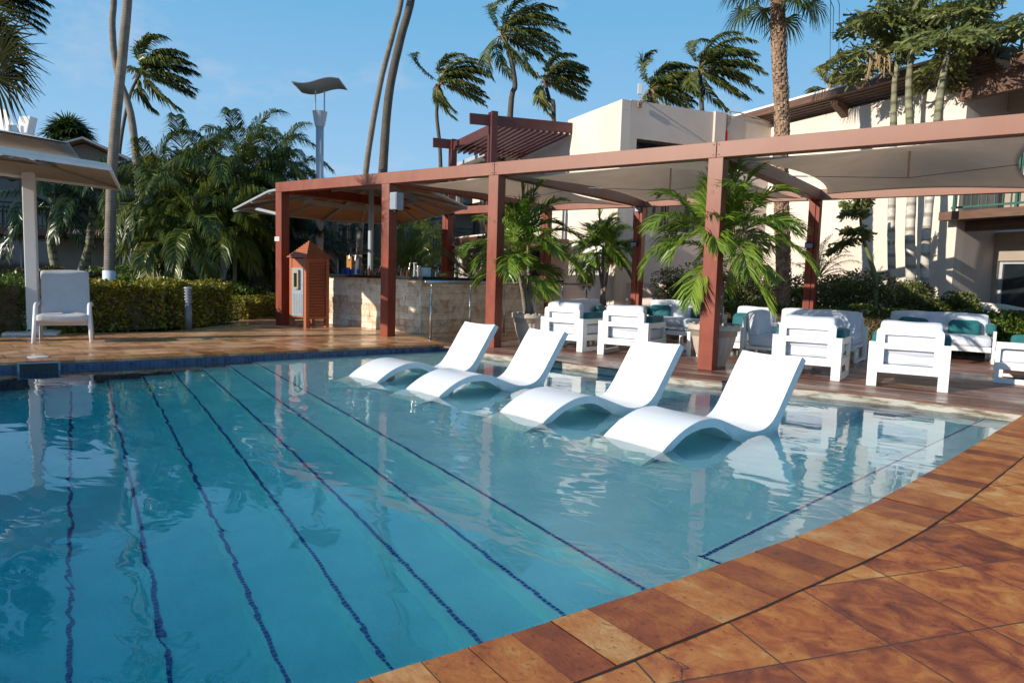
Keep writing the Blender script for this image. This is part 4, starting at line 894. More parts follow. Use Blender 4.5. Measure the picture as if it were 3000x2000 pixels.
q = onp(190, 322, LB0-eL*.8, -eL); sA = (q-LB0) @ eR; gable(sA-3.2, sA+3.2, q[2], -.8)
q = onp(350, 360, LB0-eL*.8, -eL); sB = (q-LB0) @ eR; gable(sB-2.6, sB+2.6, q[2], -.8)
gable(sB+8, sB+15, 5.9, -.8)
# balcony chair
t = thing('balcony_chair', 'white plastic armchair standing on the dark balcony', 'chair', lp(0, .8, 2.46)); q = onp(200, 520, LB0+eL*.8, -eL); sc_ = (q-LB0) @ eR; t.location = tuple(lp(sc_, .8, 2.465))
g = MB(); c = lp(sc_, .8, 2.465)
for a in (-.22, .22):
    for b in (-.2, .2): g.beam(c+eR*a+eL*b, c+eR*a*.85+eL*b*.85+eZ*.42, .04, .04)
g.obox(c+eZ*.43, eR, eL, eZ, .48, .44, .035); g.build('seat', M['glossy_white'], t)
g = MB()
for k in range(5): g.obox(c+eL*.2+eR*(-.18+.09*k)+eZ*.68, eR, eL, eZ, .05, .03, .42)
g.obox(c+eL*.2+eZ*.90, eR, eL, eZ, .46, .035, .05)
for a in (-.25, .25): g.obox(c+eR*a+eZ*.64, eR, eL, eZ, .04, .46, .04); g.obox(c+eR*a-eL*.2+eZ*.53, eR, eL, eZ, .035, .035, .19)
g.build('backrest', M['glossy_white'], t)
t = thing('beach_towel', 'striped red and white towel hanging at the balcony floor edge', 'towel', lp(sc_-.1, .02, 2.5)); g = MB(); g.box(-.55, .55, -.01, .01, -.12, .08)
g.v = [tuple(lp(sc_-.1+v[0], -.02+v[1], 2.42+v[2])) for v in g.v]; g.build('towel_cloth', mat('striped_towel', (.5, .05, .05), (.6, .6, .62), rough=.9, scale=9, stretch=(3, 3, .1), lo=.48, hi=.52), t)

# ------------------------------------------------------------------ in-pool loungers
def lounger_mesh():
    top = catmull([(-.22, -.345), (-.10, -.20), (0, -.09), (.18, .02), (.36, .082), (.50, .095), (.64, .078), (.85, .005), (1.04, -.058), (1.18, -.070), (1.30, -.045), (1.40, .03), (1.52, .19), (1.66, .39), (1.745, .50)], 4)
    bot = catmull([(-.14, -.345), (-.02, -.20), (.09, -.10), (.25, -.01), (.38, .022), (.50, .028), (.62, .012), (.80, -.08), (.90, -.20), (.96, -.345)], 4)+catmull([(1.36, -.345), (1.42, -.16), (1.46, -.05), (1.58, .13), (1.72, .33), (1.81, .465)], 4)
    # resample both to the same number
    def res(P, n, xs=None):
        P = np.array(P); L_ = np.r_[0, np.cumsum(np.linalg.norm(np.diff(P, axis=0), axis=1))]; t = np.linspace(0, L_[-1], n); return np.stack([np.interp(t, L_, P[:, 0]), np.interp(t, L_, P[:, 1])], 1)
    T = res(top, 60); Bt = []
    Bp_ = np.array(bot)
    # match bottoms by normal projection in x
    tn = np.gradient(T, axis=0); tn /= np.linalg.norm(tn, axis=1)[:, None]; nn = np.stack([-tn[:, 1], tn[:, 0]], 1)
    g = MB(); m = 12; w2 = .29; us = np.linspace(-1, 1, m+1)
    us = np.sign(us)*(1-(1-np.abs(us))**1.5)
    vs = []
    for i, (s, z) in enumerate(T):
        sc_ = .020*min(1, max(0, (s-.9)/.4)) + .004
        for u in us: 
            d = sc_*(1-u*u); vs.append((u*w2, s-nn[i, 0]*d, z-nn[i, 1]*d))
    n1 = m+1; fs = [(i*n1+j, i*n1+j+1, (i+1)*n1+j+1, (i+1)*n1+j) for i in range(len(T)-1) for j in range(m)]
    o = len(vs); Bt = res(bot, 60)
    for s, z in Bt:
        for u in us: vs.append((u*w2, s, z))
    fs += [(o+i*n1+j, o+(i+1)*n1+j, o+(i+1)*n1+j+1, o+i*n1+j+1) for i in range(len(Bt)-1) for j in range(m)]
    for i in range(59):
        fs.append((i*n1, (i+1)*n1, o+(i+1)*n1, o+i*n1)); fs.append(((i+1)*n1+m, i*n1+m, o+i*n1+m, o+(i+1)*n1+m))
    for j in range(m):
        fs.append((j+1, j, o+j, o+j+1)); fs.append((59*n1+j, 59*n1+j+1, o+59*n1+j+1, o+59*n1+j))
    g.add(vs, fs); return g
gl = lounger_mesh(); first = gl.build('pool_lounger', M['lounger'], fix=True, bevel=.008)
first.data.polygons.foreach_set('use_smooth', [True]*len(first.data.polygons)); first.modifiers['edge'].angle_limit = math.radians(50); first.modifiers['edge'].harden_normals = True
LG = [((5.32, -3.87), (5.88, -4.03), 'nearest white in-pool chaise, standing closest to the orange coping'), ((4.16, -3.66), (4.72, -3.81), 'second nearest white in-pool chaise, its backrest in front of the left armchairs'),
      ((2.73, -3.38), (3.26, -3.49), 'white in-pool chaise, third from the near end of the row'), ((1.62, -3.20), (2.17, -3.29), 'farthest white in-pool chaise, its backrest before the third pergola post')]
for i, (a, b, lb_) in enumerate(LG):
    o = first if i == 0 else first.copy()
    if i: COL.objects.link(o)
    a = np.array(a); b = np.array(b); c = (a+b)/2; d = b-a; o.location = (c[0], c[1], 0); o.rotation_euler = (0, 0, math.atan2(d[1], d[0])); tag(o, lb_, 'pool lounger', 'white loungers standing in the pool')

# ------------------------------------------------------------------ lounge furniture
def sub(name, g, m, parent, bevel=0, smooth=False): return g.build(name, m, parent, world=False, bevel=bevel, smooth=smooth)
cache = {}
def cached(key, fn):
    if key not in cache: cache[key] = fn()
    return cache[key]
def inst(name, src, parent):
    if src[1]: o = src[0].copy(); COL.objects.link(o)
    else: o = src[0]; src[1] = True
    o.parent = parent; return o
def back_panel(w_):
    h = w_/2; ir = .07
    out = [(-h, 0), (-h+.10, 0), (-h+.10, .16), (h-.10, .16), (h-.10, 0), (h, 0), (h, .50), (h-ir, .50)]
    for k in range(6): a = math.radians(90*k/5); out.append((h-ir-.045+.045*math.cos(a), .612+.045*math.sin(a)))
    for k in range(6): a = math.radians(90+90*k/5); out.append((-h+ir+.045+.045*math.cos(a), .612+.045*math.sin(a)))
    out += [(-h+ir, .50), (-h, .50)]
    hs = []
    nb = 1 if w_ < 1 else 2
    for k in range(nb):
        a = -h+.155+(w_-.31)*k/nb+(.03 if k else 0); b = -h+.155+(w_-.31)*(k+1)/nb-(.03 if k < nb-1 else 0)
        hs += [[(a, .25), (b, .25), (b, .425), (a, .425)], [(a, .49), (b, .49), (b, .585), (a, .585)]]
    return plate(out, hs, .04)
def side_panel(d_):
    out = [(0, 0), (d_, 0), (d_, .495)]+[(0, .495)]
    hs = [[(.085, .25), (d_-.05, .25), (d_-.05, .42), (.085, .42)], [(.085, .06), (d_-.05, .06), (d_-.05, .165), (.085, .165)]]
    return plate(out, hs, .04)
def seat_unit(kind, w_, label, cat, loc, yaw, group, arms=(True, True), back=True, pads=(True, True), pillows=(), seed=0, d_=.72, nseat=1, panel=True):
    """local frame: x across, y from the back (0) to the front (d_)"""
    t = thing(kind, label, cat, (loc[0], loc[1], 0), yaw, group)
    if panel:
        g = MB(); v, f = back_panel(w_); g.add(v+np.array([0, .02, 0]), f); sub('back_frame', g, M['white_alu'], t, bevel=.007)
    for i, s_ in enumerate((-1, 1)):
        if arms[i]:
            g = MB(); v, f = side_panel(d_-.045); W_ = np.stack([s_*(w_/2-.022)+v[:, 1], v[:, 0]+.042, v[:, 2]], 1); g.add(W_, [q[::-1] for q in f]); sub('arm_frame', g, M['white_alu'], t, bevel=.007)
        else:
            g = MB(); x = s_*(w_/2-.025); g.box(x-.025, x+.025, .05, .12, 0, .20); g.box(x-.025, x+.025, d_-.08, d_, 0, .20); g.box(x-.024, x+.024, .121, d_-.081, .01, .05); sub('leg_frame', g, M['white_alu'], t, bevel=.005)
    g = MB(); g.box(-w_/2+.05, w_/2-.05, d_-.055, d_-.005, .17, .25); g.box(-w_/2+.05, w_/2-.05, .06, d_-.057, .205, .248); sub('seat_frame', g, M['white_alu'], t, bevel=.004)
    for k in range(nseat):
        cw = (w_-.10)/nseat; cx = -w_/2+.05+cw*(k+.5)
        g = MB(); cushion(g, (cx, d_/2+.045, .325), cw-.012, d_-.10, .145, r=.035, puff=.015, seed=seed+k); sc_u = sub('seat_cushion', g, M['fabric'], t, smooth=True)
        for zz in (.262, .385):
            for yy in (.090, d_-.006): g = MB(); g.tube([(cx-cw/2+.035, yy, zz), (cx+cw/2-.035, yy, zz)], .004, 6); sub('piping', g, M['fabric'], sc_u)
    if back:
        for k in range(nseat):
            cw = (w_-.17)/nseat; cx = -w_/2+.085+cw*(k+.5)
            g = MB(); cushion(g, (0, 0, 0), cw-.01, .15, .36, r=.04, puff=.012, rot=rotm('X', .13), seed=seed+9+k); g.v = [(a+cx, b+.125, c+.545) for a, b, c in g.v]; sub('back_cushion', g, M['fabric'], t, smooth=True)
    for i, s_ in enumerate((-1, 1)):
        if arms[i] and pads[i]:
            g = MB(); cushion(g, (s_*(w_/2-.070), .40, .515), .125, d_*.70, .15, r=.035, puff=.006, seed=seed+20+i); sub('arm_pad', g, M['teal'], t, smooth=True)
    for k, (px, rz) in enumerate(pillows):
        g = MB(); cushion(g, (0, 0, 0), .44, .12, .22, r=.055, puff=.03, rot=rotm('Z', rz) @ rotm('X', .28), seed=seed+30+k, wr=.007); g.v = [(a+px, b+.30, c+.50) for a, b, c in g.v]; sub('pillow', g, M['teal'], t, smooth=True)
    return t
AG = 'white framed armchairs with pale cushions and teal arm pads'
R_ = math.radians
seat_unit('armchair', .78, 'white armchair seen from behind, leftmost on the deck, beside the stone coloured pot', 'armchair', (2.08, .60), R_(-1), AG, seed=1)
seat_unit('armchair', .78, 'white armchair second from the left, just left of the middle pot', 'armchair', (3.14, .59), R_(4.5), AG, seed=2)
seat_unit('armchair', .78, 'white armchair seen from behind, second from the right, with the light grey daybed behind it', 'armchair', (5.76, .25), R_(3), AG, seed=3)
seat_unit('armchair', .79, 'white armchair seen from behind at the right, nearest one to the pool corner', 'armchair', (6.84, .21), R_(4.5), AG, seed=4)
seat_unit('sofa', 1.55, 'white two seat sofa facing the pool at the right with two long teal pillows', 'sofa', (6.68, 4.92), R_(180+4), None, nseat=1, d_=.78, pillows=((-.36, .06), (.34, -.05)), seed=5)
seat_unit('sofa', 1.62, 'white sofa with two teal pillows behind the middle armchairs, facing the pool', 'sofa', (2.36, 4.85), R_(180+1), None, nseat=1, d_=.80, pillows=((-.42, .0), (.46, .04)), pads=(False, True), seed=6)
seat_unit('loveseat', 1.60, 'white loveseat behind the leftmost armchair, turned sideways with one teal pillow', 'sofa', (1.13, 2.45), R_(-90), None, nseat=1, pads=(False, True), pillows=((-.52, .15),), seed=7)
seat_unit('daybed', .75, 'white daybed with a tall upright back cushion and round teal pillow behind the middle pot', 'daybed', (4.28, 3.12), R_(180), None, arms=(False, False), d_=1.62, pads=(False, False), pillows=((.08, .1),), seed=8)
seat_unit('corner_seat', .80, 'white corner seat between the middle pot and the next armchair on the right', 'corner seat', (4.68, 1.52), R_(-90), None, arms=(True, False), pads=(False, False), d_=.95, seed=9)
seat_unit('sofa', 1.35, 'shaded grey sofa standing farthest back behind the corner seat', 'sofa', (5.25, 3.25), R_(180), None, nseat=1, arms=(False, True), pads=(False, False), seed=10)
seat_unit('chaise_seat', .78, 'white seat with a teal pad, cut by the right edge of the picture', 'lounge chair', (8.42, 2.08), R_(90), None, arms=(True, False), d_=.84, pads=(True, False), seed=11)
# glass table
t = thing('coffee_table', 'low white table with a glass top between the middle sofa and the pot', 'coffee table', (3.62, 1.75, 0))
for a, b in ((-.2, -.33), (.2, -.33), (-.2, .33), (.2, .33)): g = MB(); g.box(3.62+a-.025, 3.62+a+.025, 1.75+b-.025, 1.75+b+.025, 0, .37); g.build('leg', M['white_alu'], t, bevel=.004)
g = MB(); 
for b in (-.33, .33): g.box(3.446, 3.794, 1.75+b-.02, 1.75+b+.02, .30, .369); g.box(3.446, 3.794, 1.75+b-.018, 1.75+b+.018, .09, .13)
for a in (-.2, .2): g.box(3.62+a-.02, 3.62+a+.02, 1.446, 2.054, .30, .369)
g.build('frame', M['white_alu'], t, bevel=.003)
g = MB(); g.box(3.39, 3.85, 1.38, 2.12, .372, .382); g.build('glass_top', M['clear'], t)

# ------------------------------------------------------------------ planters
def planter(cx, cy, rt, h, label, base=0):
    t = thing('plant_pot', label, 'plant pot', (cx, cy, base), 0, 'round fluted plant pots')
    fl = lambda a, z: (.018*math.cos(a*22) if .12*h < z < .72*h else 0)
    prof = [(rt*.50, 0), (rt*.52, .03*h), (rt*.54, .16*h), (rt*.64, .28*h), (rt*.76, .5*h), (rt*.83, .70*h), (rt*.835, .735*h), (rt*.885, .74*h), (rt*.90, .86*h), (rt*.99, .865*h), (rt, .89*h), (rt*.995, .97*h), (rt*.95, h), (rt*.86, h), (rt*.84, .9*h), (0.01, .88*h)]
    g = MB(); g.lathe(prof, 132, (cx, cy, base), fl=fl); o = g.build('pot_body', M['pot'], t, smooth=True)
    g = MB()
    for k in range(16):
        if k % 4 == 0: continue
        a = math.radians(22.5*k+8); g.obox((cx+rt*.925*math.cos(a), cy+rt*.925*math.sin(a), base+h*.99), (math.cos(a), math.sin(a), 0), (-math.sin(a), math.cos(a), 0), (0, 0, 1), .045, .06, .03)
    g.build('rim_teeth', M['pot'], t, bevel=.006)
    g = MB(); g.lathe([(0.005, 0), (rt*.5, .012), (rt*.84, 0)], 24, (cx, cy, base+h*.915), caps=False); g.build('soil', M['soil'], t, smooth=True)
    return t
P1c = (1.36, .76); P2c = (4.52, .53); P3c = (float(ony(1384, 700, 5.75)[0]), 5.75)
planter(*P1c, .285, .52, 'stone coloured fluted pot just right of the third pergola post')
planter(*P2c, .335, .555, 'stone coloured fluted pot behind the fourth pergola post')
planter(*P3c, .25, .50, 'stone coloured pot far back beside the white service door')

# ------------------------------------------------------------------ white lounge chair far left
A, B = onz(80, 789), onz(207, 787); c = (A+B)/2; dr = nrm((B-A)[:2]); yaw = math.atan2(dr[1], dr[0]); wd = .66
t = thing('lounge_chair', 'white garden lounge chair with a tall grey cushion on the far paving', 'lounge chair', (c[0], c[1], 0), yaw)
for s_ in (-1, 1):
    x = s_*wd/2
    g = MB(); g.tube([(x*1.04, -.01, 0), (x*1.0, .03, .22), (x*.97, .07, .40), (x*.97, .14, .50), (x*.97, .22, .535), (x*.98, .55, .53), (x, .70, .50)], [.024, .026, .027, .028, .027, .024, .02], 8); g.v = [(a, b, c_) for a, b, c_ in g.v]; sub('arm', g, M['white_alu'], t, smooth=True)
    g = MB(); g.beam((x*.9, .60, .50), (x*.98, .70, 0), .045, .05); sub('back_leg', g, M['pot'], t, bevel=.004)
g = MB(); g.beam((-.30, .05, .275), (.30, .05, .275), .035, .06); g.beam((-.29, .56, .275), (.29, .56, .275), .035, .05); g.box(-.30, .30, .068, .54, .27, .295); sub('seat_frame', g, M['pot'], t, bevel=.003)
g = MB(); g.beam((-.24, .56, .3), (-.24, .80, .93), .03, .03); g.beam((.24, .56, .3), (.24, .80, .93), .03, .03); sub('back_frame', g, M['pot'], t)
g = MB(); cushion(g, (0, .30, .345), .61, .60, .10, r=.03, puff=.01, seed=40, wr=.006); sub('seat_cushion', g, M['greyfab'], t, smooth=True)
g = MB(); cushion(g, (0, 0, 0), .60, .10, .70, r=.03, puff=.012, rot=rotm('X', -.30), seed=41, n=11, wr=.006); g.v = [(a, b+.61, c_+.66) for a, b, c_ in g.v]; sub('back_cushion', g, M['greyfab'], t, smooth=True)

# ------------------------------------------------------------------ bollard light
p = onz(433, 757); t = thing('bollard_light', 'short grey louvred bollard light standing before the golden hedge', 'bollard light', p)
hh = ony(433, 660, p[1])[2]
g = MB(); g.tube([p, p+np.array([0, 0, hh*.60])], .062, 20); g.build('column', mat('grey_bronze', (.20, .20, .20), rough=.45, metal=.2), t, smooth=True)
g = MB()
for k in range(5): z = hh*(.64+.068*k); g.lathe([(.045, 0), (.066, .0), (.066, .012), (.045, .03)], 20, (p[0], p[1], z))
g.build('louvre_rings', M['galv'], t)
g = MB(); g.tube([p+np.array([0, 0, hh*.60]), p+np.array([0, 0, hh*.97])], .042, 14); g.build('lens', M['galv'], t)
g = MB(); g.lathe([(.068, 0), (.068, .022), (.06, .028), (0.005, .028)], 20, (p[0], p[1], hh*.97)); g.build('cap', M['lampgrey'], t)

# ------------------------------------------------------------------ wave topped lamp post
tL = 18.0; b = atd(733, 575, tL); tp0 = atd(735, 290, tL); zt_ = tp0[2]; base = np.array([tp0[0]*.5+b[0]*.5, tp0[1]*.5+b[1]*.5, 0])
t = thing('lamp_post', 'tall grey lamp post with a wave shaped reflector on two thin rods', 'lamp post', base)
g = MB(); g.tube([base, base+eZ*zt_], .098, 20); g.build('pole', M['lampgrey'], t, smooth=True)
u1 = (atd(735, 265, tL)[2]); g = MB(); g.lathe([(.11, 0), (.13, .05), (.185, u1-zt_+.08), (.19, u1-zt_+.1), (.02, u1-zt_+.1)], 24, (base[0], base[1], zt_-.05)); g.build('lamp_head', M['lampgrey'], t, smooth=False)
hx = nrm([RT[0], RT[1], 0]); hy = np.array([-hx[1], hx[0], 0])
z2 = atd(735, 215, tL)[2]
g = MB()
for s_ in (-1, 1): g.tube([base+hx*.115*s_+eZ*u1, base+hx*.115*s_+eZ*(z2+.02)], .018, 8)
g.build('rod', M['lampgrey'], t)
z3 = atd(735, 207, tL)[2]; vs = []; n = 20
for j in range(2):
    for i in range(n+1):
        s_ = -1+2*i/n; zz = .07*math.sin((s_-.05)*math.pi*.85)+.045*s_
        for dy in (-.45, .45): vs.append(base+hx*(s_*.56)+hy*(dy+.12*s_)+eZ*(z3+zz+(.0 if j else .025)-.04*(dy > 0)+.05))
fs = []
for i in range(n): a = 2*i; fs.append((a, a+2, a+3, a+1)); o_ = 2*(n+1); fs.append((o_+a, o_+a+1, o_+a+3, o_+a+2)); fs.append((a, o_+a, o_+a+2, a+2)); fs.append((a+1, a+3, o_+a+3, o_+a+1))
fs += [(0, 1, 2*(n+1)+1, 2*(n+1)), (2*n, 2*(n+1)+2*n, 2*(n+1)+2*n+1, 2*n+1)]
g = MB(); g.add(vs, fs); g.build('reflector', mat('dark_grey_reflector', (.20, .22, .23), rough=.5), t, smooth=True, fix=True)

# ------------------------------------------------------------------ white cantilever parasol far left
pb = onz(78, 766); pz = atd(66, 300, np.linalg.norm((pb-CAM) @ FW))[2]; px0 = np.array([pb[0], pb[1], 0])
pt_ = thing('cantilever_parasol', 'white cantilever parasol with a vented square canopy over the left lounge chair', 'parasol', px0)
dpt = (pb-CAM) @ FW
g = MB(); g.obox(px0+eZ*pz/2, eR, eL, eZ, .16, .16, pz); g.build('pole', M['white_alu'], pt_, bevel=.01)
g = MB(); g.obox(px0+eZ*.02, eR, eL, eZ, .7, .7, .04); g.build('base_plate', M['white_alu'], pt_, bevel=.004)
NRc = atd(252, 385, 9.7); zc = NRc[2]; FRc = onz(278, 438, zc)
q_ = onz(0, 346, zc); dL = nrm(q_-NRc); sl = np.linalg.norm(FRc-NRc); WL = 2.9
FRc = NRc+nrm(FRc-NRc)*min(sl, 2.9)
NLc = NRc+dL*WL; FLc = FRc+dL*WL
cor = [NRc, FRc, FLc, NLc]; ctr = sum(cor)/4; apx = ctr+eZ*.16
def cpyr(cs, ap_, nm, m, dz=0, cut=0):
    g = MB()
    for i in range(4):
        a, b_ = cs[i]+eZ*dz, cs[(i+1) % 4]+eZ*dz; A_ = ap_+eZ*dz
        if cut: g.add([a, b_, b_*(1-cut)+A_*cut, a*(1-cut)+A_*cut], [(0, 1, 2, 3)])
        else: g.add([a, b_, A_], [(0, 1, 2)])
    return g.build(nm, m, pt_)
cpyr(cor, apx, 'canopy', M['canopy_top'], .055, .62); M['lining'] = mat('taupe_canvas', (.54, .48, .42), (.50, .44, .38), rough=.9, scale=2, trans=.3); cpyr(cor, apx, 'canopy_lining', M['lining'], .0, .62)
g = MB()
for i in range(4):
    a, b_ = cor[i], cor[(i+1) % 4]; g.add([a, b_, b_+eZ*.055, a+eZ*.055], [(0, 1, 2, 3)])
g.build('canopy_hem', M['canopy_top'], pt_)
top2 = [ctr*.42+c*.58+eZ*.30 for c in cor]; apx2 = apx+eZ*.42
def cpyr2(nm, m, dz):
    g = MB()
    for i in range(4): g.add([top2[i]+eZ*dz, top2[(i+1) % 4]+eZ*dz, apx2+eZ*dz-eZ*.15], [(0, 1, 2)])
    g.build(nm, m, pt_)
cpyr2('vent_canopy', M['canopy_top'], .02); cpyr2('vent_lining', M['lining'], -.01)
for i in range(4):
    g = MB(); g.beam(cor[i]-eZ*.02, apx-eZ*.03, .025, .03); g.build('rib', M['lining'], pt_)
g = MB()
for i in range(4): g.beam(cor[i]-eZ*.022, cor[(i+1) % 4]-eZ*.022, .03, .04)
g.build('edge_frame', M['white_alu'], pt_)
j1 = px0+eZ*pz; j3 = atd(8, 270, dpt*.97); j3b = atd(44, 325, dpt*.985)
g = MB(); g.obox(j1+eZ*.02, hx, hy, nrm(eZ+.25*hx), .17, .17, .26); g.beam(j1+eZ*.06, j3b, .12, .16); g.build('arm', M['white_alu'], pt_, bevel=.01)
g = MB(); g.add([atd(-25, 250, dpt*.97), atd(16, 252, dpt*.97), atd(50, 330, dpt*.97), atd(-25, 335, dpt*.97), atd(-25, 250, dpt*.99), atd(16, 252, dpt*.99), atd(50, 330, dpt*.99), atd(-25, 335, dpt*.99)], [(0, 3, 2, 1), (4, 5, 6, 7), (0, 1, 5, 4), (1, 2, 6, 5), (2, 3, 7, 6), (3, 0, 4, 7)]); g.build('hinge_bracket', M['white_alu'], pt_, bevel=.008)
g = MB(); g.beam(j3b, apx2-eZ*.1, .10, .12); g.build('arm', M['white_alu'], pt_, bevel=.008)

# ------------------------------------------------------------------ things on the bar
def bar_pt(px, dy=.30):   # on the counter, by picture column
    for _ in range(1): p = ony(px, 600, 1.0+dy)
    p[2] = 1.061; return p
def lt(name, label, cat, parts, p, group=None):
    t = thing(name, label, cat, p, 0, group)
    for nm, prof, m in parts: g = MB(); g.lathe(prof, 16, tuple(p)); g.build(nm, m, t, smooth=False)
    return t
rng = random.Random(77)
for k in range(7):
    p = bar_pt(789+5.6*k, .22+.05*(k % 2)); n = 3+(k % 3); g = MB()
    for j in range(n): g.lathe([(.030, 0), (.036, .075), (.034, .075), (.028, .004)], 14, (p[0], p[1], p[2]+.016*j))
    tag(g.build('cup_stack', M['blueplastic']), ['leftmost stack of blue plastic cups on the bar', 'short blue cup stack second from the left on the bar', 'blue cup stack left of the beer tap', 'blue cup stack directly beside the beer tap', 'blue cup stack right of the beer tap', 'low blue cup stack second from the right end', 'last blue cup stack beside the dark bottles'][k], 'cups', 'stacks of blue plastic cups on the bar')
BL = ['tall dark bottle', 'clear glass bottle', 'green bottle', 'amber bottle']
BM = [M['brownglass'], M['clear'], M['greenglass'], M['brownglass']]
cols = [832, 837, 842, 848, 853, 858, 863, 868, 874, 880, 913, 917, 922, 927, 931, 936, 941, 945, 949, 955, 958, 885]
for k, x in enumerate(cols):
    p = bar_pt(x, .22+.12*(k % 3)); ty = k % 4; h = rng.uniform(.11, .25); r = rng.uniform(.022, .032)
    if ty == 1: parts = [('glass', [(r, 0), (r*1.2, .10), (r*1.15, .10), (r*.9, .006)], M['clear'])]
    else: parts = [('body', [(r, 0), (r, h*.55), (r*.8, h*.66), (r*.33, h*.76), (r*.33, h*.94)], BM[ty]), ('cap', [(r*.38, h*.941), (r*.38, h*.99), (.002, h)], M['red'] if k % 5 == 0 else M['steel'])]
    lt('bottle', 'one of the small bottles and glasses lined up on the bar', 'bottle', parts, p, 'bottles and glasses along the bar')
def tap(px, lb_, sc_=1.0, n=2):
    p = bar_pt(px, .22); t = thing('beer_tap', lb_, 'beer tap', p, 0)
    g = MB(); g.lathe([(.05*sc_, 0), (.05*sc_, .012), (.03*sc_, .02), (.028*sc_, .22*sc_), (.034*sc_, .24*sc_), (.034*sc_, .27*sc_)], 16, tuple(p)); g.build('column', M['steel'], t, smooth=False)
    g = MB(); c = p+eZ*.26*sc_; g.tube([c-np.array([.08*sc_*n/2, 0, 0]), c+np.array([.10*sc_*n/2, 0, 0])], .02*sc_, 10)
    for k in range(n): q = c+np.array([(-.07+.13*k)*sc_, -.01, 0]); g.tube([q, q+np.array([0, -.06, -.0])*sc_, q+np.array([0, -.07, -.07])*sc_], .010*sc_, 8)
    g.build('spout', M['steel'], t)
    for k in range(n): g = MB(); q = c+np.array([(-.07+.13*k)*sc_, -.04*sc_, .01]); g.tube([q, q+eZ*.11*sc_], [.006*sc_, .012*sc_], 8); g.build('tap_handle', M['dark'], t)
tap(819, 'chrome two spout beer tap beside the blue cups on the bar', 1.45); tap(953, 'small chrome tap on the bar behind the steel shaker', .95, 1)
p = bar_pt(962, .18); t = thing('cocktail_shaker', 'cylindrical steel shaker on the bar near the menu card', 'shaker', p); g = MB(); g.lathe([(.04, 0), (.045, .19), (.042, .2), (.002, .2)], 20, tuple(p)); g.build('body', M['steel'], t, smooth=False)
p = bar_pt(967.5, .24); g = MB(); g.lathe([(.026, 0), (.026, .18), (.002, .182)], 14, tuple(p)); tag(g.build('wooden_canister', M['boots']), 'narrow brown wooden canister beside the steel shaker', 'canister')
p = bar_pt(907, .35); g = MB(); g.lathe([(.035, 0), (.04, .12), (.037, .12), (.03, .005)], 14, tuple(p)); tag(g.build('glass', M['clear']), 'clear drinking glass just right of the second post on the bar', 'glass')
p = onp(979, 610, (-1.2, 1.0, 0), np.array([-.3, 1, 0.])); p[2] = 1.061
t = thing('menu_card', 'square teal menu card standing on the bar', 'menu card', p); g = MB(); g.obox(p+eZ*.085, nrm([1, .35, 0]), nrm([-.35, 1, 0]), eZ, .19, .012, .17); g.build('card', M['menu'], t, bevel=.004)
g = MB(); g.obox(p+eZ*.09-nrm([-.35, 1, 0])*.0075, nrm([1, .35, 0]), nrm([-.35, 1, 0]), eZ, .085, .002, .13); g.build('text_panel', mat('pale_text', (.35, .42, .42), (.55, .58, .57), rough=.5, scale=60, stretch=(1, 1, 4), lo=.48, hi=.52), t)
p = onz(1027, 600); p = np.array([-.0, 0, 0]); q = onx(1005, 603, -1.3); p = np.array([-1.3, q[1], 1.061])
t = thing('blender_jar', 'upturned clear blender jar near the right part of the bar', 'blender jar', p); g = MB(); g.lathe([(.058, 0), (.075, .17), (.078, .2), (.073, .2), (.054, .005)], 20, tuple(p)); g.build('jar', M['clear'], t, smooth=False)
g = MB(); g.tube([p+np.array([-.07, 0, .17]), p+np.array([-.12, 0, .15]), p+np.array([-.12, 0, .06]), p+np.array([-.065, 0, .04])], .009, 8); g.build('handle', M['clear'], t); g = MB(); g.lathe([(.08, 0), (.08, .02), (.002, .02)], 20, (p[0], p[1], p[2]+.201)); g.build('rim', M['dark'], t)
p = bar_pt(804, .9); t = thing('orange_box', 'small orange box behind the bar left of the beer tap', 'box', (p[0], p[1], 1.06)); g = MB(); g.obox((p[0], p[1], 1.27), (1, 0, 0), (0, 1, 0), eZ, .16, .06, .40); g.build('box_side', M['orange'], t, bevel=.003)
q = onx(1090, 606, -1.3); t = thing('drip_mat', 'flat grey bar mat lying on the right wing of the counter', 'bar mat', (-1.3, q[1], 1.061)); g = MB(); g.box(-1.42, -1.18, q[1]-.35, q[1]+.35, 1.061, 1.075); g.build('mat_pad', M['galv'], t)

# ------------------------------------------------------------------ foliage builders
class FB:
    def __init__(s): s.v = []; s.f = []; s.t = []; s.n = 0
    def add(s, v, f, t):
        v = np.asarray(v, float).reshape(-1, 3); s.v.append(v); s.f.append(np.asarray(f, int)+s.n); s.n += len(v)
        s.t.append(np.broadcast_to(np.asarray(t, float), (len(v),)))
    def build(s, name, m, parent=None, smooth=False):
        v = np.concatenate(s.v); f = np.concatenate(s.f); t = np.concatenate(s.t)
        if parent is not None: v = v-np.array(parent.location)
        me = bpy.data.meshes.new(name); me.vertices.add(len(v)); me.vertices.foreach_set('co', v.ravel()); nf = len(f)
        me.loops.add(nf*4); me.loops.foreach_set('vertex_index', f.ravel().astype(np.int32)); me.polygons.add(nf); me.polygons.foreach_set('loop_start', np.arange(0, nf*4, 4, dtype=np.int32))
        me.update(calc_edges=True); me.validate(); me.materials.append(m)
        a = me.attributes.new('tone', 'FLOAT', 'POINT'); a.data.foreach_set('value', t.astype(np.float32))
        return link(name, me, parent)
def vn(a): return a/(np.linalg.norm(a, axis=-1, keepdims=True)+1e-12)
Z3 = np.array([0, 0, 1.])
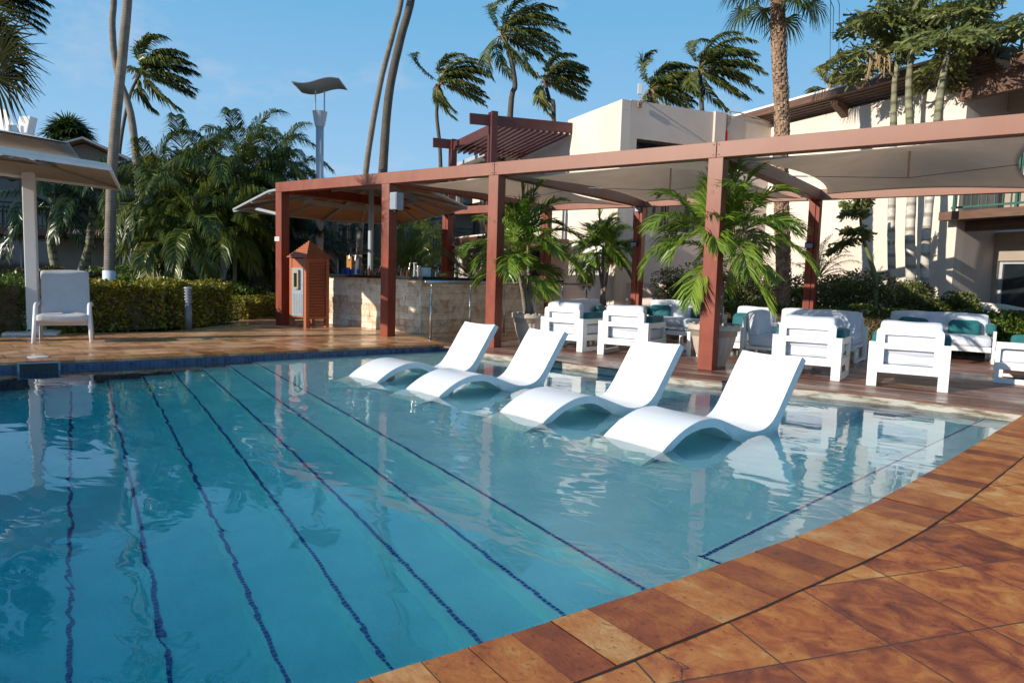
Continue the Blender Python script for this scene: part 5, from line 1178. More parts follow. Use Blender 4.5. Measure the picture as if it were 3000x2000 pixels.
def blades(fb, P, D, L, Wd, Wv, drop, tone, tipw=.12):
    """P base, D direction, L length, Wd width, Wv width direction, drop gravity bend"""
    D = vn(D); M1 = P+D*(L*.5)[:, None]; D2 = vn(D-Z3*drop[:, None]); T1 = M1+D2*(L*.5)[:, None]
    Wv = vn(Wv-D*np.sum(Wv*D, 1, keepdims=True)); h = Wv*(Wd/2)[:, None]
    V = np.stack([P-h*.45, P+h*.45, M1+h, M1-h, T1+h*tipw, T1-h*tipw], 1); n = len(P); b = np.arange(n)[:, None]*6
    F = np.concatenate([b+np.array([0, 1, 2, 3]), b+np.array([3, 2, 4, 5])]); fb.add(V.reshape(-1, 3), F, np.repeat(tone, 6))
def frond(fb, base, d0, L, rng, nl=46, ll=.45, lw=.035, droop=.10, wind=(0, 0, 0), lean=.55, V=.15, ldrop=.5, tone=.5, start=.16, r0=.016, tiptone=.0, hang=0):
    n = 14; d = nrm(d0); P = [np.array(base, float)]; T = [d]; wind = np.array(wind, float)
    for i in range(n):
        k = (i+1)/n; d = nrm(d+(-Z3*droop+wind)*(.25+1.2*k)); P.append(P[-1]+d*L/n); T.append(d)
    P = np.array(P); T = np.array(T); tt = np.linspace(0, 1, n+1)
    # rachis
    S = vn(np.cross(T, Z3)+1e-4); Nn = np.cross(S, T); rr = r0*(1-.85*tt); R3 = [P+S*rr[:, None], P+Nn*rr[:, None], P-S*rr[:, None]]
    V_ = np.stack(R3, 1).reshape(-1, 3); F = []
    for i in range(n):
        for k in range(3): a, b_ = i*3+k, i*3+(k+1) % 3; F.append((a, b_, b_+3, a+3))
    fb.add(V_, F, min(1, tone+.35))
    t = np.repeat(np.linspace(start, .99, nl), 2)+rng.uniform(-.006, .006, nl*2); t = np.clip(t, 0, 1); sd = np.tile([1., -1.], nl)
    pb = np.stack([np.interp(t, tt, P[:, i]) for i in range(3)], 1); tb = vn(np.stack([np.interp(t, tt, T[:, i]) for i in range(3)], 1))
    sb = vn(np.cross(tb, Z3)+1e-4); nb = np.cross(sb, tb)
    len_ = ll*(.35+.65*np.sin(np.pi*np.clip((t-start)/(1-start)*.86+.10, 0, 1)))*rng.uniform(.85, 1.12, nl*2)
    D = sb*sd[:, None]*(1-.35*t)[:, None]+tb*(lean+.5*t)[:, None]+nb*V+rng.normal(0, .10, (nl*2, 3))+wind*2.2-Z3*hang
    blades(fb, pb, D, len_, np.full(nl*2, lw)*rng.uniform(.8, 1.15, nl*2), tb+rng.normal(0, .25, (nl*2, 3)), ldrop*rng.uniform(.6, 1.4, nl*2), np.clip(tone+rng.normal(0, .09, nl*2)+tiptone*t, 0, 1.15))
def crown(fb, c, n, L, seed, el=(80, -25), wind=(0, 0, 0), sweep=0, az0=0, **kw):
    rng = np.random.default_rng(seed)
    tone0 = kw.pop('tone', .45)
    for k in range(n):
        f = k/max(1, n-1); az = az0+k*2.39996+rng.uniform(-.2, .2); e = math.radians(el[0]+(el[1]-el[0])*f+rng.uniform(-6, 6))
        d = np.array([math.cos(az)*math.cos(e), math.sin(az)*math.cos(e), math.sin(e)])
        if sweep: d = nrm(d+WIND*sweep+Z3*.15*sweep)
        frond(fb, np.array(c)+d*.05, d, L*rng.uniform(.82, 1.08), rng, wind=wind, tone=np.clip(tone0+rng.uniform(-.14, .14)+(.08 if f > .85 else 0), 0, 1), **kw)
def fan(fb, hub, d, nv, R_, rng, nb=26, span=2.3, droop=.35, tone=.5, lw=.05):
    d = nrm(d); s = nrm(np.cross(d, nv)); a = np.linspace(-span, span, nb)+rng.uniform(-.03, .03, nb)
    D = np.cos(a)[:, None]*d+np.sin(a)[:, None]*s+nrm(nv)*.05*np.cos(np.arange(nb)*math.pi)[:, None]
    L = R_*(.75+.25*np.cos(a*.7))*rng.uniform(.9, 1.08, nb); P = np.tile(hub, (nb, 1))
    blades(fb, P, D, L, np.full(nb, lw), np.cross(D, nv), droop*rng.uniform(.6, 1.6, nb), np.clip(tone+rng.normal(0, .08, nb), 0, 1.1), tipw=.15)
def trunk(parent, pts, rads, m, name='trunk', n=12, rough=0, seed=0):
    pts = catmull(pts, 5); t = np.linspace(0, 1, len(pts)); rads = np.interp(t, np.linspace(0, 1, len(rads)), rads)
    if rough: rads = rads*(1+rough*np.sin(np.arange(len(rads))*2.7+seed))
    g = MB(); g.tube(pts, list(rads), n); return g.build(name, m, parent, smooth=True)
def ptr(path, t, ground=True):
    """trunk points from the base: (x, y) display px at depth t, base dropped to the ground"""
    P = [atd(x, y, t) for x, y in path]
    if ground: b = P[0].copy(); b[2] = -.05; b[:2] = P[0][:2]+(P[0][:2]-P[1][:2])*.2; P = [b]+P
    return P
WIND = np.array([RT[0], RT[1], 0])
def rad(px, t): return px*K*t/FPX/2

# ---- coconut palms on the skyline (bending in the wind)
def coconut(label, path, t, rpx, L, n, seed, wind=.10, m='coco', tr='bark_d', el=(84, -38), white=False, group='wind blown coconut palms on the skyline', nl=44, ll=.85, droop=.075, tone=.42, **kw):
    P = ptr(path, t); th = thing('palm_tree', label, 'palm tree', P[0], 0, group)
    trunk(th, P, [rad(rpx*1.5, t), rad(rpx, t), rad(rpx*.9, t), rad(rpx*.75, t)], M[tr])
    fb = FB(); crown(fb, P[-1], int(n*1.5), L, seed, el=el, wind=WIND*wind*1.6, sweep=.55, nl=int(nl*1.3), ll=ll*1.2, lw=.095, droop=droop*1.2, ldrop=.9, lean=.6, V=.0, tone=tone, r0=.05, **kw)
    rng = np.random.default_rng(seed+5)
    fb.build('crown', M[m], th)
    g = MB(); rr = random.Random(seed)
    for k in range(7): a = rr.uniform(0, 6.28); g.tube([P[-1]-eZ*.1, P[-1]+np.array([math.cos(a)*.3, math.sin(a)*.3, -.1]), P[-1]+np.array([math.cos(a)*.5, math.sin(a)*.5, -.5])], [.06, .045, .02], 5)
    g.build('dry_fibres', M['boots'], th)
    return th
coconut('coconut palm left of the others above the low roof, its trunk slightly curved', [(1012, 380), (1003, 260), (1010, 190)], 55, 9, 3.9, 15, 11, wind=.12)
coconut('tallest coconut palm with a long curving trunk, its crown cut by the top edge', [(1172, 262), (1183, 195), (1168, 115), (1152, 82)], 50, 12, 4.6, 16, 12, wind=.09)
coconut('coconut palm with a yellowing frond behind the white block, right of the tall curved one', [(1272, 275), (1262, 230), (1250, 185)], 55, 10, 3.6, 15, 13, wind=.12, tone=.5)
coconut('coconut palm crown just behind the roof parapet and antenna', [(1492, 330), (1494, 205)], 52, 9, 3.6, 16, 14, wind=.10)
coconut('coconut palm rising above the pink parapet with a straight dark trunk', [(1612, 300), (1612, 250), (1607, 160)], 50, 12, 4.3, 17, 15, wind=.10, tone=.36)
coconut('yellow green palm crown peeping over the long brown roof', [(1905, 300), (1905, 205)], 46, 10, 3.0, 14, 16, wind=.07, tone=.66, el=(85, -5))
coconut('small windblown palm between the two crossing trunks at the left', [(272, 420), (278, 320), (300, 215), (326, 165)], 40, 8, 2.9, 14, 17, wind=.13, group='palms at the left')
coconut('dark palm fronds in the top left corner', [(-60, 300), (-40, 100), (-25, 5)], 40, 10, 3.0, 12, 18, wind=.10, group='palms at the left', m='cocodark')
# round headed fan palm
P = ptr([(160, 420), (158, 325)], 42); th = thing('fan_palm', 'round headed fan palm behind the far left gable roof', 'palm tree', P[0]); trunk(th, P, [.2, .18], M['bark_d']); fb = FB(); rg = np.random.default_rng(5)
for k in range(46):
    az = k*2.4; e = math.radians(88-120*k/46); d = np.array([math.cos(az)*math.cos(e), math.sin(az)*math.cos(e), math.sin(e)]); hub = P[-1]+d*.75; fan(fb, hub, d+WIND*.3, np.cross(d, [d[1], -d[0], .1]), 1.15, rg, nb=26, droop=.8, tone=rg.uniform(.25, .7), lw=.13)
fb.build('crown', M['fan'], th)
# fan palm at the left edge
P = ptr([(-70, 330), (-66, 240), (-50, 140)], 9.5); th = thing('fan_palm', 'fan palm with long drooping blades cut by the left edge', 'palm tree', P[0]); trunk(th, P, [.13, .12, .12], M['bark_d']); fb = FB(); rg = np.random.default_rng(6)
for (x, y, dx, dy, R__) in ((20, 135, 1, .1, .50), (12, 95, 1, .55, .42), (8, 175, .9, -.5, .50), (-30, 120, -1, .3, .5), (-20, 60, .2, 1, .5)):
    hub = atd(x-22, y, 9.5); d = RT*dx+UP*dy; fan(fb, hub, d, FW+UP*.2, R__*1.45, rg, nb=34, span=1.5, droop=.6, tone=rg.uniform(.1, .5), lw=.028)
fb.build('crown', M['fanleft'], th)
# ---- tall trunks whose crowns are above the picture
def talltrunk(label, path, t, rpx, white=None, seed=1, m='bark', g_='tall bare palm trunks reaching above the picture'):
    P = ptr(path, t); th = thing('palm_tree', label, 'palm tree', P[0], 0, g_)
    trunk(th, P, [rad(r, t) for r in rpx], M[m], rough=.02, n=16)
    if white:
        gd = white; Q = [P[0]+(P[1]-P[0])*0+eZ*.05]; zt2 = gd; top = P[0]+(P[1]-P[0])*((zt2-P[0][2])/(P[1][2]-P[0][2]))
        g = MB(); g.tube([P[0], top], [rad(rpx[0], t)+.012, rad(rpx[0], t)*.97+.012], 18); g.build('limewash_band', M['limewash'], th, smooth=True)
    fb = FB(); crown(fb, P[-1], 12, 2.6, seed, wind=WIND*.1, nl=24, ll=.7, lw=.08, ldrop=.7, r0=.04); fb.build('crown', M['coco'], th)
talltrunk('thick ringed palm trunk with a white limewashed foot rising through the left of the picture', [(251, 640), (256, 440), (264, 300), (284, 100), (295, -40), (300, -330)], 15.5, [26, 23, 22, 21, 19, 17], white=.98, seed=21)
talltrunk('thinner leaning palm trunk crossing behind the thick one with a white foot', [(337, 640), (318, 420), (300, 260), (268, 160), (258, 60), (262, -20), (262, -300)], 24, [19, 18, 17, 14, 14, 13, 12], white=1.0, seed=22)
talltrunk('leaning palm trunk at the centre, the left one of the close pair', [(826, 560), (842, 380), (872, 200), (905, 70), (925, -20), (960, -300)], 22, [15, 14, 13, 12, 12, 10], seed=23)
talltrunk('leaning palm trunk at the centre, the right and thicker one of the close pair', [(868, 600), (879, 400), (893, 220), (920, 90), (948, -20), (990, -300)], 21, [26, 23, 20, 19, 18, 14], seed=24, m='bark_d')

# ---- washingtonia with boots
P = ptr([(1799, 640), (1793, 400), (1796, 280), (1788, 120), (1786, -30)], 14.2); th = thing('washingtonia_palm', 'tall fan palm with a shaggy scaled trunk rising behind the pergola', 'palm tree', P[0])
tr_ = catmull(P, 6); g = MB(); rg = random.Random(3); rr = [.125+.012*math.sin(i*1.9) for i in range(len(tr_))]; g.tube(tr_, rr, 14); g.build('trunk', M['boots'], th, smooth=True)
g = MB(); ln_ = sum(np.linalg.norm(b-a) for a, b in zip(tr_, tr_[1:])); k = 0; z = .1
while z < P[-1][2]-.02:
    f = z/P[-1][2]; i = min(len(tr_)-2, int(f*(len(tr_)-1))); 
    i = max(j for j in range(len(tr_)) if tr_[j][2] <= z+1e-6 or j == 0); i = min(i, len(tr_)-2); tq = (z-tr_[i][2])/(tr_[i+1][2]-tr_[i][2]+1e-9); c = tr_[i]*(1-tq)+tr_[i+1]*tq
    for j in range(7):
        a = k*.45+j*2*math.pi/7+rg.uniform(-.12, .12); d = np.array([math.cos(a), math.sin(a), 0]); s_ = np.array([-d[1], d[0], 0]); w_ = rg.uniform(.035, .055); h_ = rg.uniform(.09, .15); o_ = rg.uniform(.022, .055)
        p0_ = c+d*.115; g.add([p0_-s_*w_, p0_+s_*w_, p0_+s_*w_*.35+d*o_+Z3*h_, p0_-s_*w_*.35+d*o_+Z3*h_, p0_-s_*w_*.5+d*.03+Z3*.02, p0_+s_*w_*.5+d*.03+Z3*.02], [(0, 4, 3), (4, 5, 2, 3), (5, 1, 2)])
    z += .062; k += 1
g.build('leaf_boots', M['boots'], th)
fb = FB(); rg = np.random.default_rng(9); c = P[-1]
for k in range(22):
    az = k*2.4; e = math.radians(60-100*k/22); d = np.array([math.cos(az)*math.cos(e), math.sin(az)*math.cos(e), math.sin(e)]); hub = c+d*.75-Z3*.1; fb.add(np.array([c-Z3*.02, c+Z3*.02, hub+Z3*.012, hub-Z3*.012]), [(0, 1, 2, 3)], .7)
    fan(fb, hub, nrm(d-Z3*.5), np.cross(nrm(d-Z3*.5), [d[1], -d[0], 0]), .62, rg, nb=30, span=1.9, droop=1.0, tone=rg.uniform(.25, .6), lw=.035)
fb.build('crown', M['fan'], th)
g = MB()
for x, y0_, y1_ in ((1908, -20, 180), (1928, -10, 185), (1915, 0, 90)): g.tube([c, atd(x-20, y0_-30, 14.1), atd(x, y0_+20, 14), atd(x-2, y1_, 14)], [.012, .01, .007, .004], 5)
g.build('flower_stalk', M['darkwood'], th)

# ---- fishtail palms at the right
def fishtail(fb, c, n, L, seed, el=(70, -10), scale=1.0, bias=None):
    rng = np.random.default_rng(seed)
    for k in range(n):
        az = k*2.4+rng.uniform(-.3, .3); e = math.radians(el[0]+(el[1]-el[0])*k/max(1, n-1)); d = np.array([math.cos(az)*math.cos(e), math.sin(az)*math.cos(e), math.sin(e)])
        if bias is not None: d = nrm(d+bias)
        P = [np.array(c)]; dd = d
        for i in range(8): dd = nrm(dd-Z3*.09); P.append(P[-1]+dd*L/8)
        P = np.array(P); g_ = []
        w_ = .010; s0 = nrm(np.cross(d, Z3)); 
        for i in range(8): fb.add([P[i]-s0*w_, P[i]+s0*w_, P[i+1]+s0*w_*.8, P[i+1]-s0*w_*.8], [(0, 1, 2, 3)], .8)
        for i in range(1, 9):
            T = nrm(P[i]-P[i-1]); S = nrm(np.cross(T, Z3))
            for sgn in (-1, 1):
                sd_ = nrm(S*sgn+T*.55+rng.normal(0, .12, 3)); l2 = L*.42*math.sin(math.pi*(i/9*.8+.12)); m_ = 9
                q = P[i]+sd_*np.linspace(.08, 1, m_)[:, None]*l2-Z3*(np.linspace(0, 1, m_)**2*.3*l2)[:, None]
                q = np.repeat(q, 2, 0); D = np.tile(sd_, (m_*2, 1))*.8+np.tile([[1.], [-1.]], (m_, 1))*T*.9+rng.normal(0, .35, (m_*2, 3))-Z3*.35
                ls = scale*rng.uniform(.11, .20, m_*2); D = vn(D); wv = vn(np.cross(D, rng.normal(0, 1, (m_*2, 3)))); t1 = q+D*ls[:, None]; wd = ls*.17
                V_ = np.stack([q-wv*.006, q+wv*.006, t1+wv*wd[:, None], t1-wv*wd[:, None]*.8+D*(ls*.15)[:, None]], 1); F = np.arange(m_*2)[:, None]*4+np.array([0, 1, 2, 3])
                fb.add(V_.reshape(-1, 3), F, np.repeat(np.clip(rng.normal(.45, .16, m_*2), 0, 1.1), 4))
TF = 14.7
for k, (lb_, path, rp_, L_, n_, bs, split) in enumerate((
    ('fishtail palm with a white ringed trunk, left one of three near the cream wall', [(2048, 660), (2047, 540), (2050, 400), (2052, 300), (2055, 190), (2066, 110)], [22, 22, 21, 20, 16, 10], 1.15, 9, -RT*.35+UP*.35, 3),
    ('fishtail palm with a white ringed trunk, middle one of three near the cream wall', [(2092, 660), (2090, 540), (2096, 400), (2090, 290), (2088, 180), (2104, 60)], [26, 28, 25, 22, 18, 12], 1.25, 9, UP*.5, 3),
    ('fishtail palm with a leaning trunk, right one of three near the cream wall', [(2122, 660), (2128, 540), (2138, 430), (2150, 300), (2164, 190), (2182, 100)], [22, 24, 22, 20, 20, 10], 1.45, 11, RT*.45+UP*.3, 3))):
    pl_ = K1-eR*(1.05+.1*k); P = [onp(x, y, pl_, eR) for x, y in path]; b_0 = P[0].copy(); b_0[2] = -.05; P = [b_0]+P; th = thing('fishtail_palm', lb_, 'palm tree', P[0], 0, 'fishtail palms before the cream wall')
    trunk(th, P[:split+2], [rad(r*.74, TF) for r in rp_[:split+1]], M['barkwhite'], rough=.04, seed=k)
    trunk(th, P[split+1:], [rad(r*.74, TF) for r in rp_[split:]], M['barkgreen'], 'crownshaft', rough=.04)
    fb = FB(); fishtail(fb, P[-1], n_-3, L_, 40+k, el=(75, -10), bias=bs, scale=1.1); fishtail(fb, P[-2]*.4+P[-1]*.6, 2, L_*.8, 50+k, el=(40, 0), bias=bs); fb.build('crown', M['fishtail'], th)
    g = MB(); rg = random.Random(k)
    if k == 0:
        for j in range(9):
            a = P[-1]+RT*(-.25-.04*j)+UP*(.18-.02*j); b_ = a-UP*rg.uniform(.35, .75)+RT*rg.uniform(-.12, .12); g.tube([P[-1], a, (a+b_)/2+RT*.03, b_], [.012, .012, .02, .01], 5)
            for q in range(14): c_ = a+(b_-a)*rg.uniform(.2, 1)+RT*rg.uniform(-.05, .05); g.tube([c_, c_+RT*rg.uniform(-.05, .05)-UP*.06], [.008, .004], 4)
        g.build('flower_cluster', M['infl'], th)
    if k == 2:
        c_ = onp(2172, 352, pl_-eR*.1, eR); fb = FB(); crown(fb, c_-Z3*.1, 9, .22, 5, el=(60, -40), nl=6, ll=.08, lw=.012, ldrop=.6); fb.build('epiphyte', M['potleaf'], th)
# small slanting fishtail
P = ptr([(2012, 660), (2000, 600), (1982, 545), (1975, 490)], 13.2); th = thing('young_fishtail_palm', 'young slanting fishtail palm with yellow green leaves against the cream wall', 'young palm', P[0])
trunk(th, P, [.05, .05, .04, .03, .02], M['greenstem']); fb = FB()
fishtail(fb, P[-1], 3, .42, 61, el=(80, 20), scale=.8, bias=-RT*.1); fishtail(fb, P[-2], 2, .55, 62, el=(30, 0), scale=.8, bias=-RT*1.2); fb.build('crown', M['fishtail'], th)

# ---- areca palm clump
AR = 'feathery palms of the big clump left of the pergola'
def clump_palm(label, path, cr, t, L, n, seed, el=(84, -35), r=.055, tone=.46, m='areca', tr='greenstem', ll=.58, nl=56, droop=.17, group=AR, lw=.036, base_t=None, **kw):
    P = ptr(path+[cr], t); th = thing('feather_palm', label, 'palm tree', P[0], 0, group)
    trunk(th, P, [r*1.3, r, r*.9, r*.7], M[tr]); fb = FB(); crown(fb, P[-1], int(n*1.35), L, seed, el=el, wind=WIND*.035, nl=int(nl*1.3), ll=ll, lw=lw*.72, droop=droop, ldrop=1.5, lean=.55, V=.05, tone=tone, **kw); fb.build('crown', M[m], th); return th
clump_palm('tall feathery palm forming the highest crown of the clump', [(560, 660), (552, 520)], (565, 415), 18, 2.2, 20, 71)
clump_palm('feathery palm on the right side of the clump, drooping beside the first post', [(610, 660), (612, 540)], (608, 430), 19, 1.55, 14, 72)
clump_palm('feathery palm with a high crown at the upper right of the clump', [(640, 660), (648, 540)], (645, 425), 19.5, 1.9, 16, 170)
clump_palm('feathery palm with a high crown at the upper left of the clump', [(500, 660), (500, 560)], (488, 425), 19, 1.9, 16, 171)
clump_palm('feathery palm in the left middle of the clump', [(468, 660), (460, 560)], (440, 440), 17.5, 2.1, 18, 73)
clump_palm('low feathery palm with one long arching frond over the hedge at the clump foot', [(478, 680), (470, 600)], (452, 530), 16.5, 1.6, 12, 74, tone=.52)
clump_palm('slim feathery palm with a pale green stem in the middle of the clump', [(540, 690), (540, 600)], (548, 520), 16.8, 1.25, 11, 75, tone=.5)
clump_palm('feathery palm at the left edge of the clump near the thick trunk', [(372, 660), (365, 560)], (355, 455), 17.5, 1.9, 16, 76)
clump_palm('young feathery palm at the lower left of the clump', [(400, 680), (395, 620)], (385, 560), 16.8, 1.3, 12, 77)
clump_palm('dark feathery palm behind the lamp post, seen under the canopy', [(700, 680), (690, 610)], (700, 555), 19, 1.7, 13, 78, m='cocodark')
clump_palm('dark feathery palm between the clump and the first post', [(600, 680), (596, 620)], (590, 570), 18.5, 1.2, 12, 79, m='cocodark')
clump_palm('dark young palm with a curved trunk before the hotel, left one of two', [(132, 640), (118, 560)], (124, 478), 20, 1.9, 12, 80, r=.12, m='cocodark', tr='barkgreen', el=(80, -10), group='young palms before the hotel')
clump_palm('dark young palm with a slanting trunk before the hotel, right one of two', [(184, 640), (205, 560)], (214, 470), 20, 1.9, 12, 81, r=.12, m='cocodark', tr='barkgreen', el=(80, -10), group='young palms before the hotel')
clump_palm('bright green bushy palm behind the bar, between second and third post', [(938, 650)], (938, 632), 19, 1.35, 40, 82, el=(88, 5), m='bamboo', tone=.5, ll=.30, nl=34, lw=.018, droop=.05, group='bushy palms behind the bar')
clump_palm('dark green bushy palm behind the bar, right of the red timber posts', [(1085, 660)], (1085, 640), 18, 1.15, 34, 83, el=(88, 5), m='shrub', tone=.45, ll=.28, nl=30, lw=.018, droop=.05, group='bushy palms behind the bar')
clump_palm('leafy palm far behind the bar under the canopy edge', [(980, 640), (980, 590)], (975, 545), 26, 1.8, 12, 84, m='areca', group='bushy palms behind the bar')
clump_palm('feathery palm showing above the shrubs right of the shaggy trunk', [(1870, 660)], (1880, 640), 14.8, .95, 14, 85, el=(85, 15), r=.03, m='fishtail', tone=.6, ll=.2, nl=26, lw=.012, droop=.10, group='fine palms at the cream wall')

# ---- potted palms
def potted(label, base, stems, seed, tone=.5):
    th = thing('potted_palm', label, 'palm', base, 0, 'palms growing in the stone coloured pots')
    fb = FB()
    for k, (q, L, n, el) in enumerate(stems):
        b0 = np.array(base)+np.array([.07*math.cos(2.1*k+seed), .07*math.sin(2.1*k+seed), 0]); m0 = b0*.5+q*.5+np.array([.02, 0, 0])
        trunk(th, [b0, m0, q], [.040, .034, .028], M['bark'], 'stem'); 
        g = MB(); g.tube([m0*.25+q*.75, q+Z3*.12], [.032, .018], 8); g.build('crownshaft', M['greenstem'], th, smooth=True)
        crown(fb, q+Z3*.08, n, L, seed+k*3, el=el, wind=WIND*.03, nl=50, ll=.42, lw=.021, droop=.125, ldrop=.60, lean=.80, V=.12, tone=tone, r0=.010, start=.14, az0=k*1.3)
    fb.build('crown', M['potleaf'], th); return th
def at_y(x, y, Y): return ony(x, y, Y)
potted('leafy palm in the pot right of the third post, its fronds crossing the post', (*P1c, .46), [(at_y(1186, 600, P1c[1]), 1.0, 12, (89, 0)), (at_y(1212, 575, P1c[1]+.12), 1.02, 12, (89, -4)), (at_y(1200, 650, P1c[1]-.1), .7, 6, (60, 0))], 91)
potted('leafy palm in the pot behind the fourth post, its fronds on both sides of it', (*P2c, .49), [(at_y(1622, 555, P2c[1]+.1), 1.0, 13, (89, 2)), (at_y(1688, 565, P2c[1]+.1), 1.0, 13, (89, 0)), (at_y(1655, 610, P2c[1]), .85, 8, (70, -20))], 96, tone=.55)
potted('three stemmed palm in the far pot before the service door', (*P3c, .44), [(at_y(1370, 590, P3c[1]), .85, 10, (86, -25)), (at_y(1385, 575, P3c[1]+.1), .85, 10, (86, -20)), (at_y(1400, 590, P3c[1]), .8, 9, (80, -25))], 101, tone=.48)

# ---- hedges and shrubs
def leaves(fb, P, Nn, size, rng, tone=.54, sd=.16):
    n = len(P); D = vn(Nn*.7+rng.normal(0, .6, (n, 3))+Z3*.25); Wv = vn(np.cross(D, rng.normal(0, 1, (n, 3)))); s = size*rng.uniform(.7, 1.3, n)
    a = P; m_ = P+D*(s*.5)[:, None]; t = P+D*s[:, None]-Z3*(s*.12)[:, None]; w_ = Wv*(s*.27)[:, None]
    V_ = np.stack([a, m_+w_, t, m_-w_], 1); F = np.arange(n)[:, None]*4+np.array([0, 1, 2, 3]); fb.add(V_.reshape(-1, 3), F, np.repeat(np.clip(tone+rng.normal(0, sd, n), 0, 1.15), 4))
def hedge(label, line, wdt, h, dens, size, m, seed, group='clipped hedges', name='hedge'):
    rng = np.random.default_rng(seed); line = [np.array(p, float) for p in line]; th = thing(name, label, 'hedge', (*line[0][:2], -.03), 0, group); fb = FB(); g = MB()
    for a, b in zip(line, line[1:]):
        L_ = np.linalg.norm(b-a); d = nrm(b-a); s = np.array([-d[1], d[0]]); h2 = h
        def lump(u, v): return .05*np.sin(u*3.1+seed)+.04*np.sin(u*7.3+2+v*2)
        for kind, area in (('top', L_*wdt), ('f', L_*h), ('b', L_*h*.6), ('e', wdt*h*2)):
            n = int(area*dens); u = rng.uniform(-.02, L_+.02, n); v = rng.uniform(-1, 1, n); z = rng.uniform(.02, 1, n); dep = rng.exponential(.035, n)
            if kind == 'top': p2 = a+d*u[:, None]+s*(v*wdt/2)[:, None]; zz = h2+lump(u, v)-dep-.06*np.abs(v)**3; N_l = np.tile(Z3, (n, 1))
            elif kind in 'fb': sg = 1 if kind == 'b' else -1; p2 = a+d*u[:, None]+s*((wdt/2+lump(u, z)-dep)*sg)[:, None]; zz = z*h2; N_l = np.tile(np.array([*(s*sg), .3]), (n, 1))
            else: sg = np.sign(v); uu = np.where(sg > 0, L_+.03-dep, -.03+dep); p2 = a+d*uu[:, None]+s*(rng.uniform(-1, 1, n)*wdt/2)[:, None]; zz = z*h2; N_l = np.stack([d[0]*sg, d[1]*sg, np.full(n, .3)], 1)
            leaves(fb, np.column_stack([p2, zz]), N_l, size, rng)
        c = (a+b)/2; g.obox((c[0], c[1], (h-.09)/2), (*d, 0), (*s, 0), Z3, L_-.06, wdt-.22, h-.10)
    fb.build('foliage', M[m], th); g.build('inner_branches', M['twig'], th); return th
hedge('golden green clipped hedge behind the bollard light', [(-5.05, -3.75), (-4.85, -2.2), (-5.65, -.6)], .85, .80, 1500, .072, 'hedge_gold', 1)
hedge('dark green hedge behind the left lounge chair and parasol pole', [(-5.15, -4.2), (-5.9, -9.5)], .9, .84, 1200, .06, 'hedge_green', 2)
hedge('small yellow green hedge left of the first pergola post', [(-6.3, .15), (-7.2, 1.7)], .8, .46, 1300, .06, 'hedge_gold', 3)
a_, b_ = atd(0, 645, 18), atd(225, 645, 18); hedge('reddish hedge at the far left before the hotel', [a_[:2]-2*nrm((b_-a_)[:2]), b_[:2]], 1.0, .92, 700, .08, 'hedge_red', 4)
a_, b_ = atd(235, 645, 19), atd(430, 645, 18.5); hedge('dark green hedge behind the golden hedge and the thick palm trunk', [a_[:2], b_[:2]], 1.0, 1.02, 700, .08, 'hedge_green', 5)
hedge('low green hedge along the back of the deck behind the sofas', [(2.75, 5.95), (8.9, 5.85)], .55, .70, 1500, .050, 'hedge_green', 6)
def shrub(label, c, rx, ry, h, n, size, m, seed, group='shrubs at the foot of the cream building', lift=.25):
    rng = np.random.default_rng(seed); th = thing('shrub', label, 'shrub', (c[0], c[1], -.03), 0, group); fb = FB(); g = MB(); rr = random.Random(seed)
    nc = 15; cen = [np.array([rr.uniform(-rx, rx)*.75, rr.uniform(-ry, ry)*.6, h*(lift+(1-lift)*rr.uniform(.25, .86))]) for _ in range(nc)]
    for q in cen:
        m_ = n//nc; d = vn(rng.normal(0, 1, (m_, 3))); r = (.9*min(rx, .45))*rng.uniform(.45, 1, m_)**.5*rr.uniform(.55, .95)
        p = np.array([c[0], c[1], 0])+q+d*r[:, None]*np.array([1, 1, .75]); p[:, 2] = np.clip(p[:, 2], .05, h*1.05); leaves(fb, p, d+Z3*.4, size, rng, tone=.52)
        b0 = np.array([c[0]+q[0]*.3, c[1]+q[1]*.3, -.03]); g.tube([b0, b0+(np.array([c[0], c[1], 0])+q-b0)*.5+np.array([rr.uniform(-.1, .1), 0, 0]), np.array([c[0], c[1], 0])+q], [.022, .015, .006], 5)
    fb.build('foliage', M[m], th); g.build('branches', M['twig'], th); return th
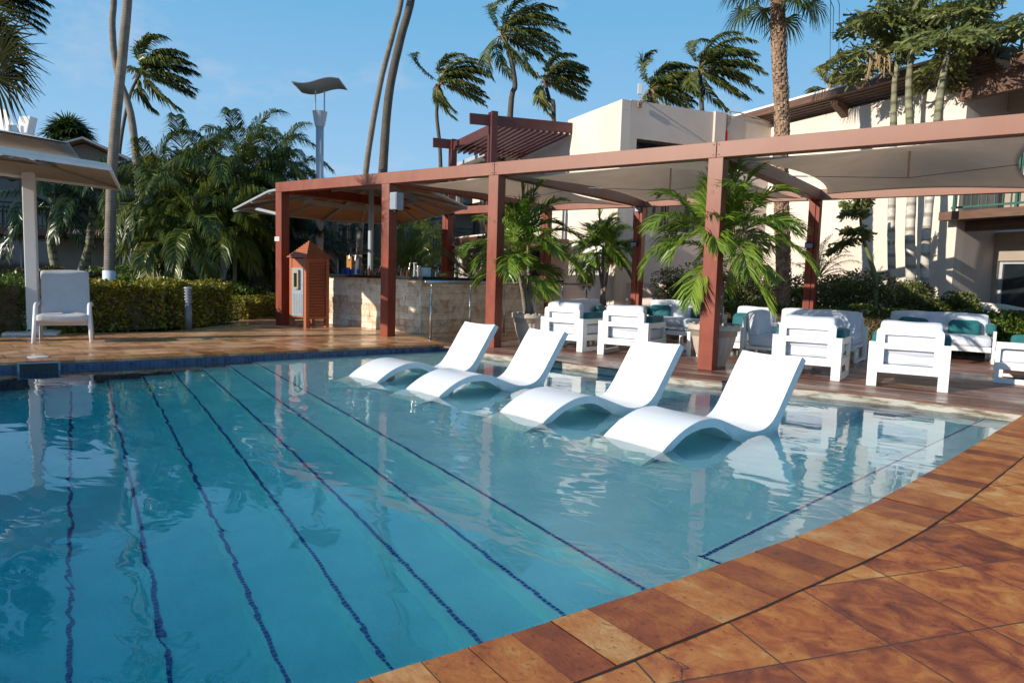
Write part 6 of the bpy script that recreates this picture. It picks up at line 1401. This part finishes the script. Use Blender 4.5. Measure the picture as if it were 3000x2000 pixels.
SH = [('dark leafy shrub with bare twigs beside the back post left of the middle', (1.75, 6.05), .50, .4, 1.42, .06), ('dense dark shrub behind the middle sofa, left of the fourth post', (2.75, 6.75), .60, .4, 1.45, .06), ('twiggy shrub just right of the fourth post', (3.55, 6.6), .60, .4, 1.38, .06),
      ('large shrub between the shaggy trunk and the right back post', (4.35, 6.6), .60, .4, 1.42, .06), ('shrub with pointed leaves right of the right back post', (5.1, 6.5), .55, .4, 1.36, .065), ('dark shrub at the feet of the fishtail palms', (6.05, 6.35), .40, .35, 1.16, .06), ('small dark shrub with broad leaves right of the fishtail palms', (6.75, 6.55), .34, .3, .98, .075), ('bright green bush behind the right end of the two seat sofa', (7.85, 5.55), .55, .4, .72, .07)]
for k, (lb_, c, rx, ry, h, s_) in enumerate(SH): shrub(lb_, c, rx, ry, h, 3600, s_, 'hedge_green' if k == 7 else 'shrub', 200+k, lift=.1 if k == 7 else .3)
shrub('low leafy plants under the feather palm clump', (-8.0, 1.2), 1.2, .8, .7, 2600, .11, 'hedge_green', 230, 'ground plants under the clump', lift=.05)
shrub('low dark plants between the clump and the hotel', (-9.6, -.6), 1.4, .8, .8, 2600, .12, 'hedge_green', 231, 'ground plants under the clump', lift=.05)
# grass strip by the left hedge
rng = np.random.default_rng(7); n = 26000; fb = FB(); u = rng.uniform(0, 1, n); px_ = -4.6-rng.uniform(0, 1, n)*1.2+ .35*u; py_ = -9+u*8.6; P = np.column_stack([px_-.15*(u*8.6 < 4.4), py_, np.full(n, -.035)])
keep = (P[:, 0] < -4.35-.2*(P[:, 1]+4) ) | (P[:, 1] < -4.5); P = P[keep & (P[:, 0] < -4.05)]
n = len(P); blades(fb, P, np.column_stack([rng.normal(0, .3, n), rng.normal(0, .3, n), np.ones(n)]), rng.uniform(.03, .075, n), np.full(n, .007), rng.normal(0, 1, (n, 3)), rng.uniform(.1, .9, n), np.clip(rng.normal(.4, .15, n), 0, 1))
o = fb.build('grass', M['hedge_green']); o['kind'] = 'stuff'
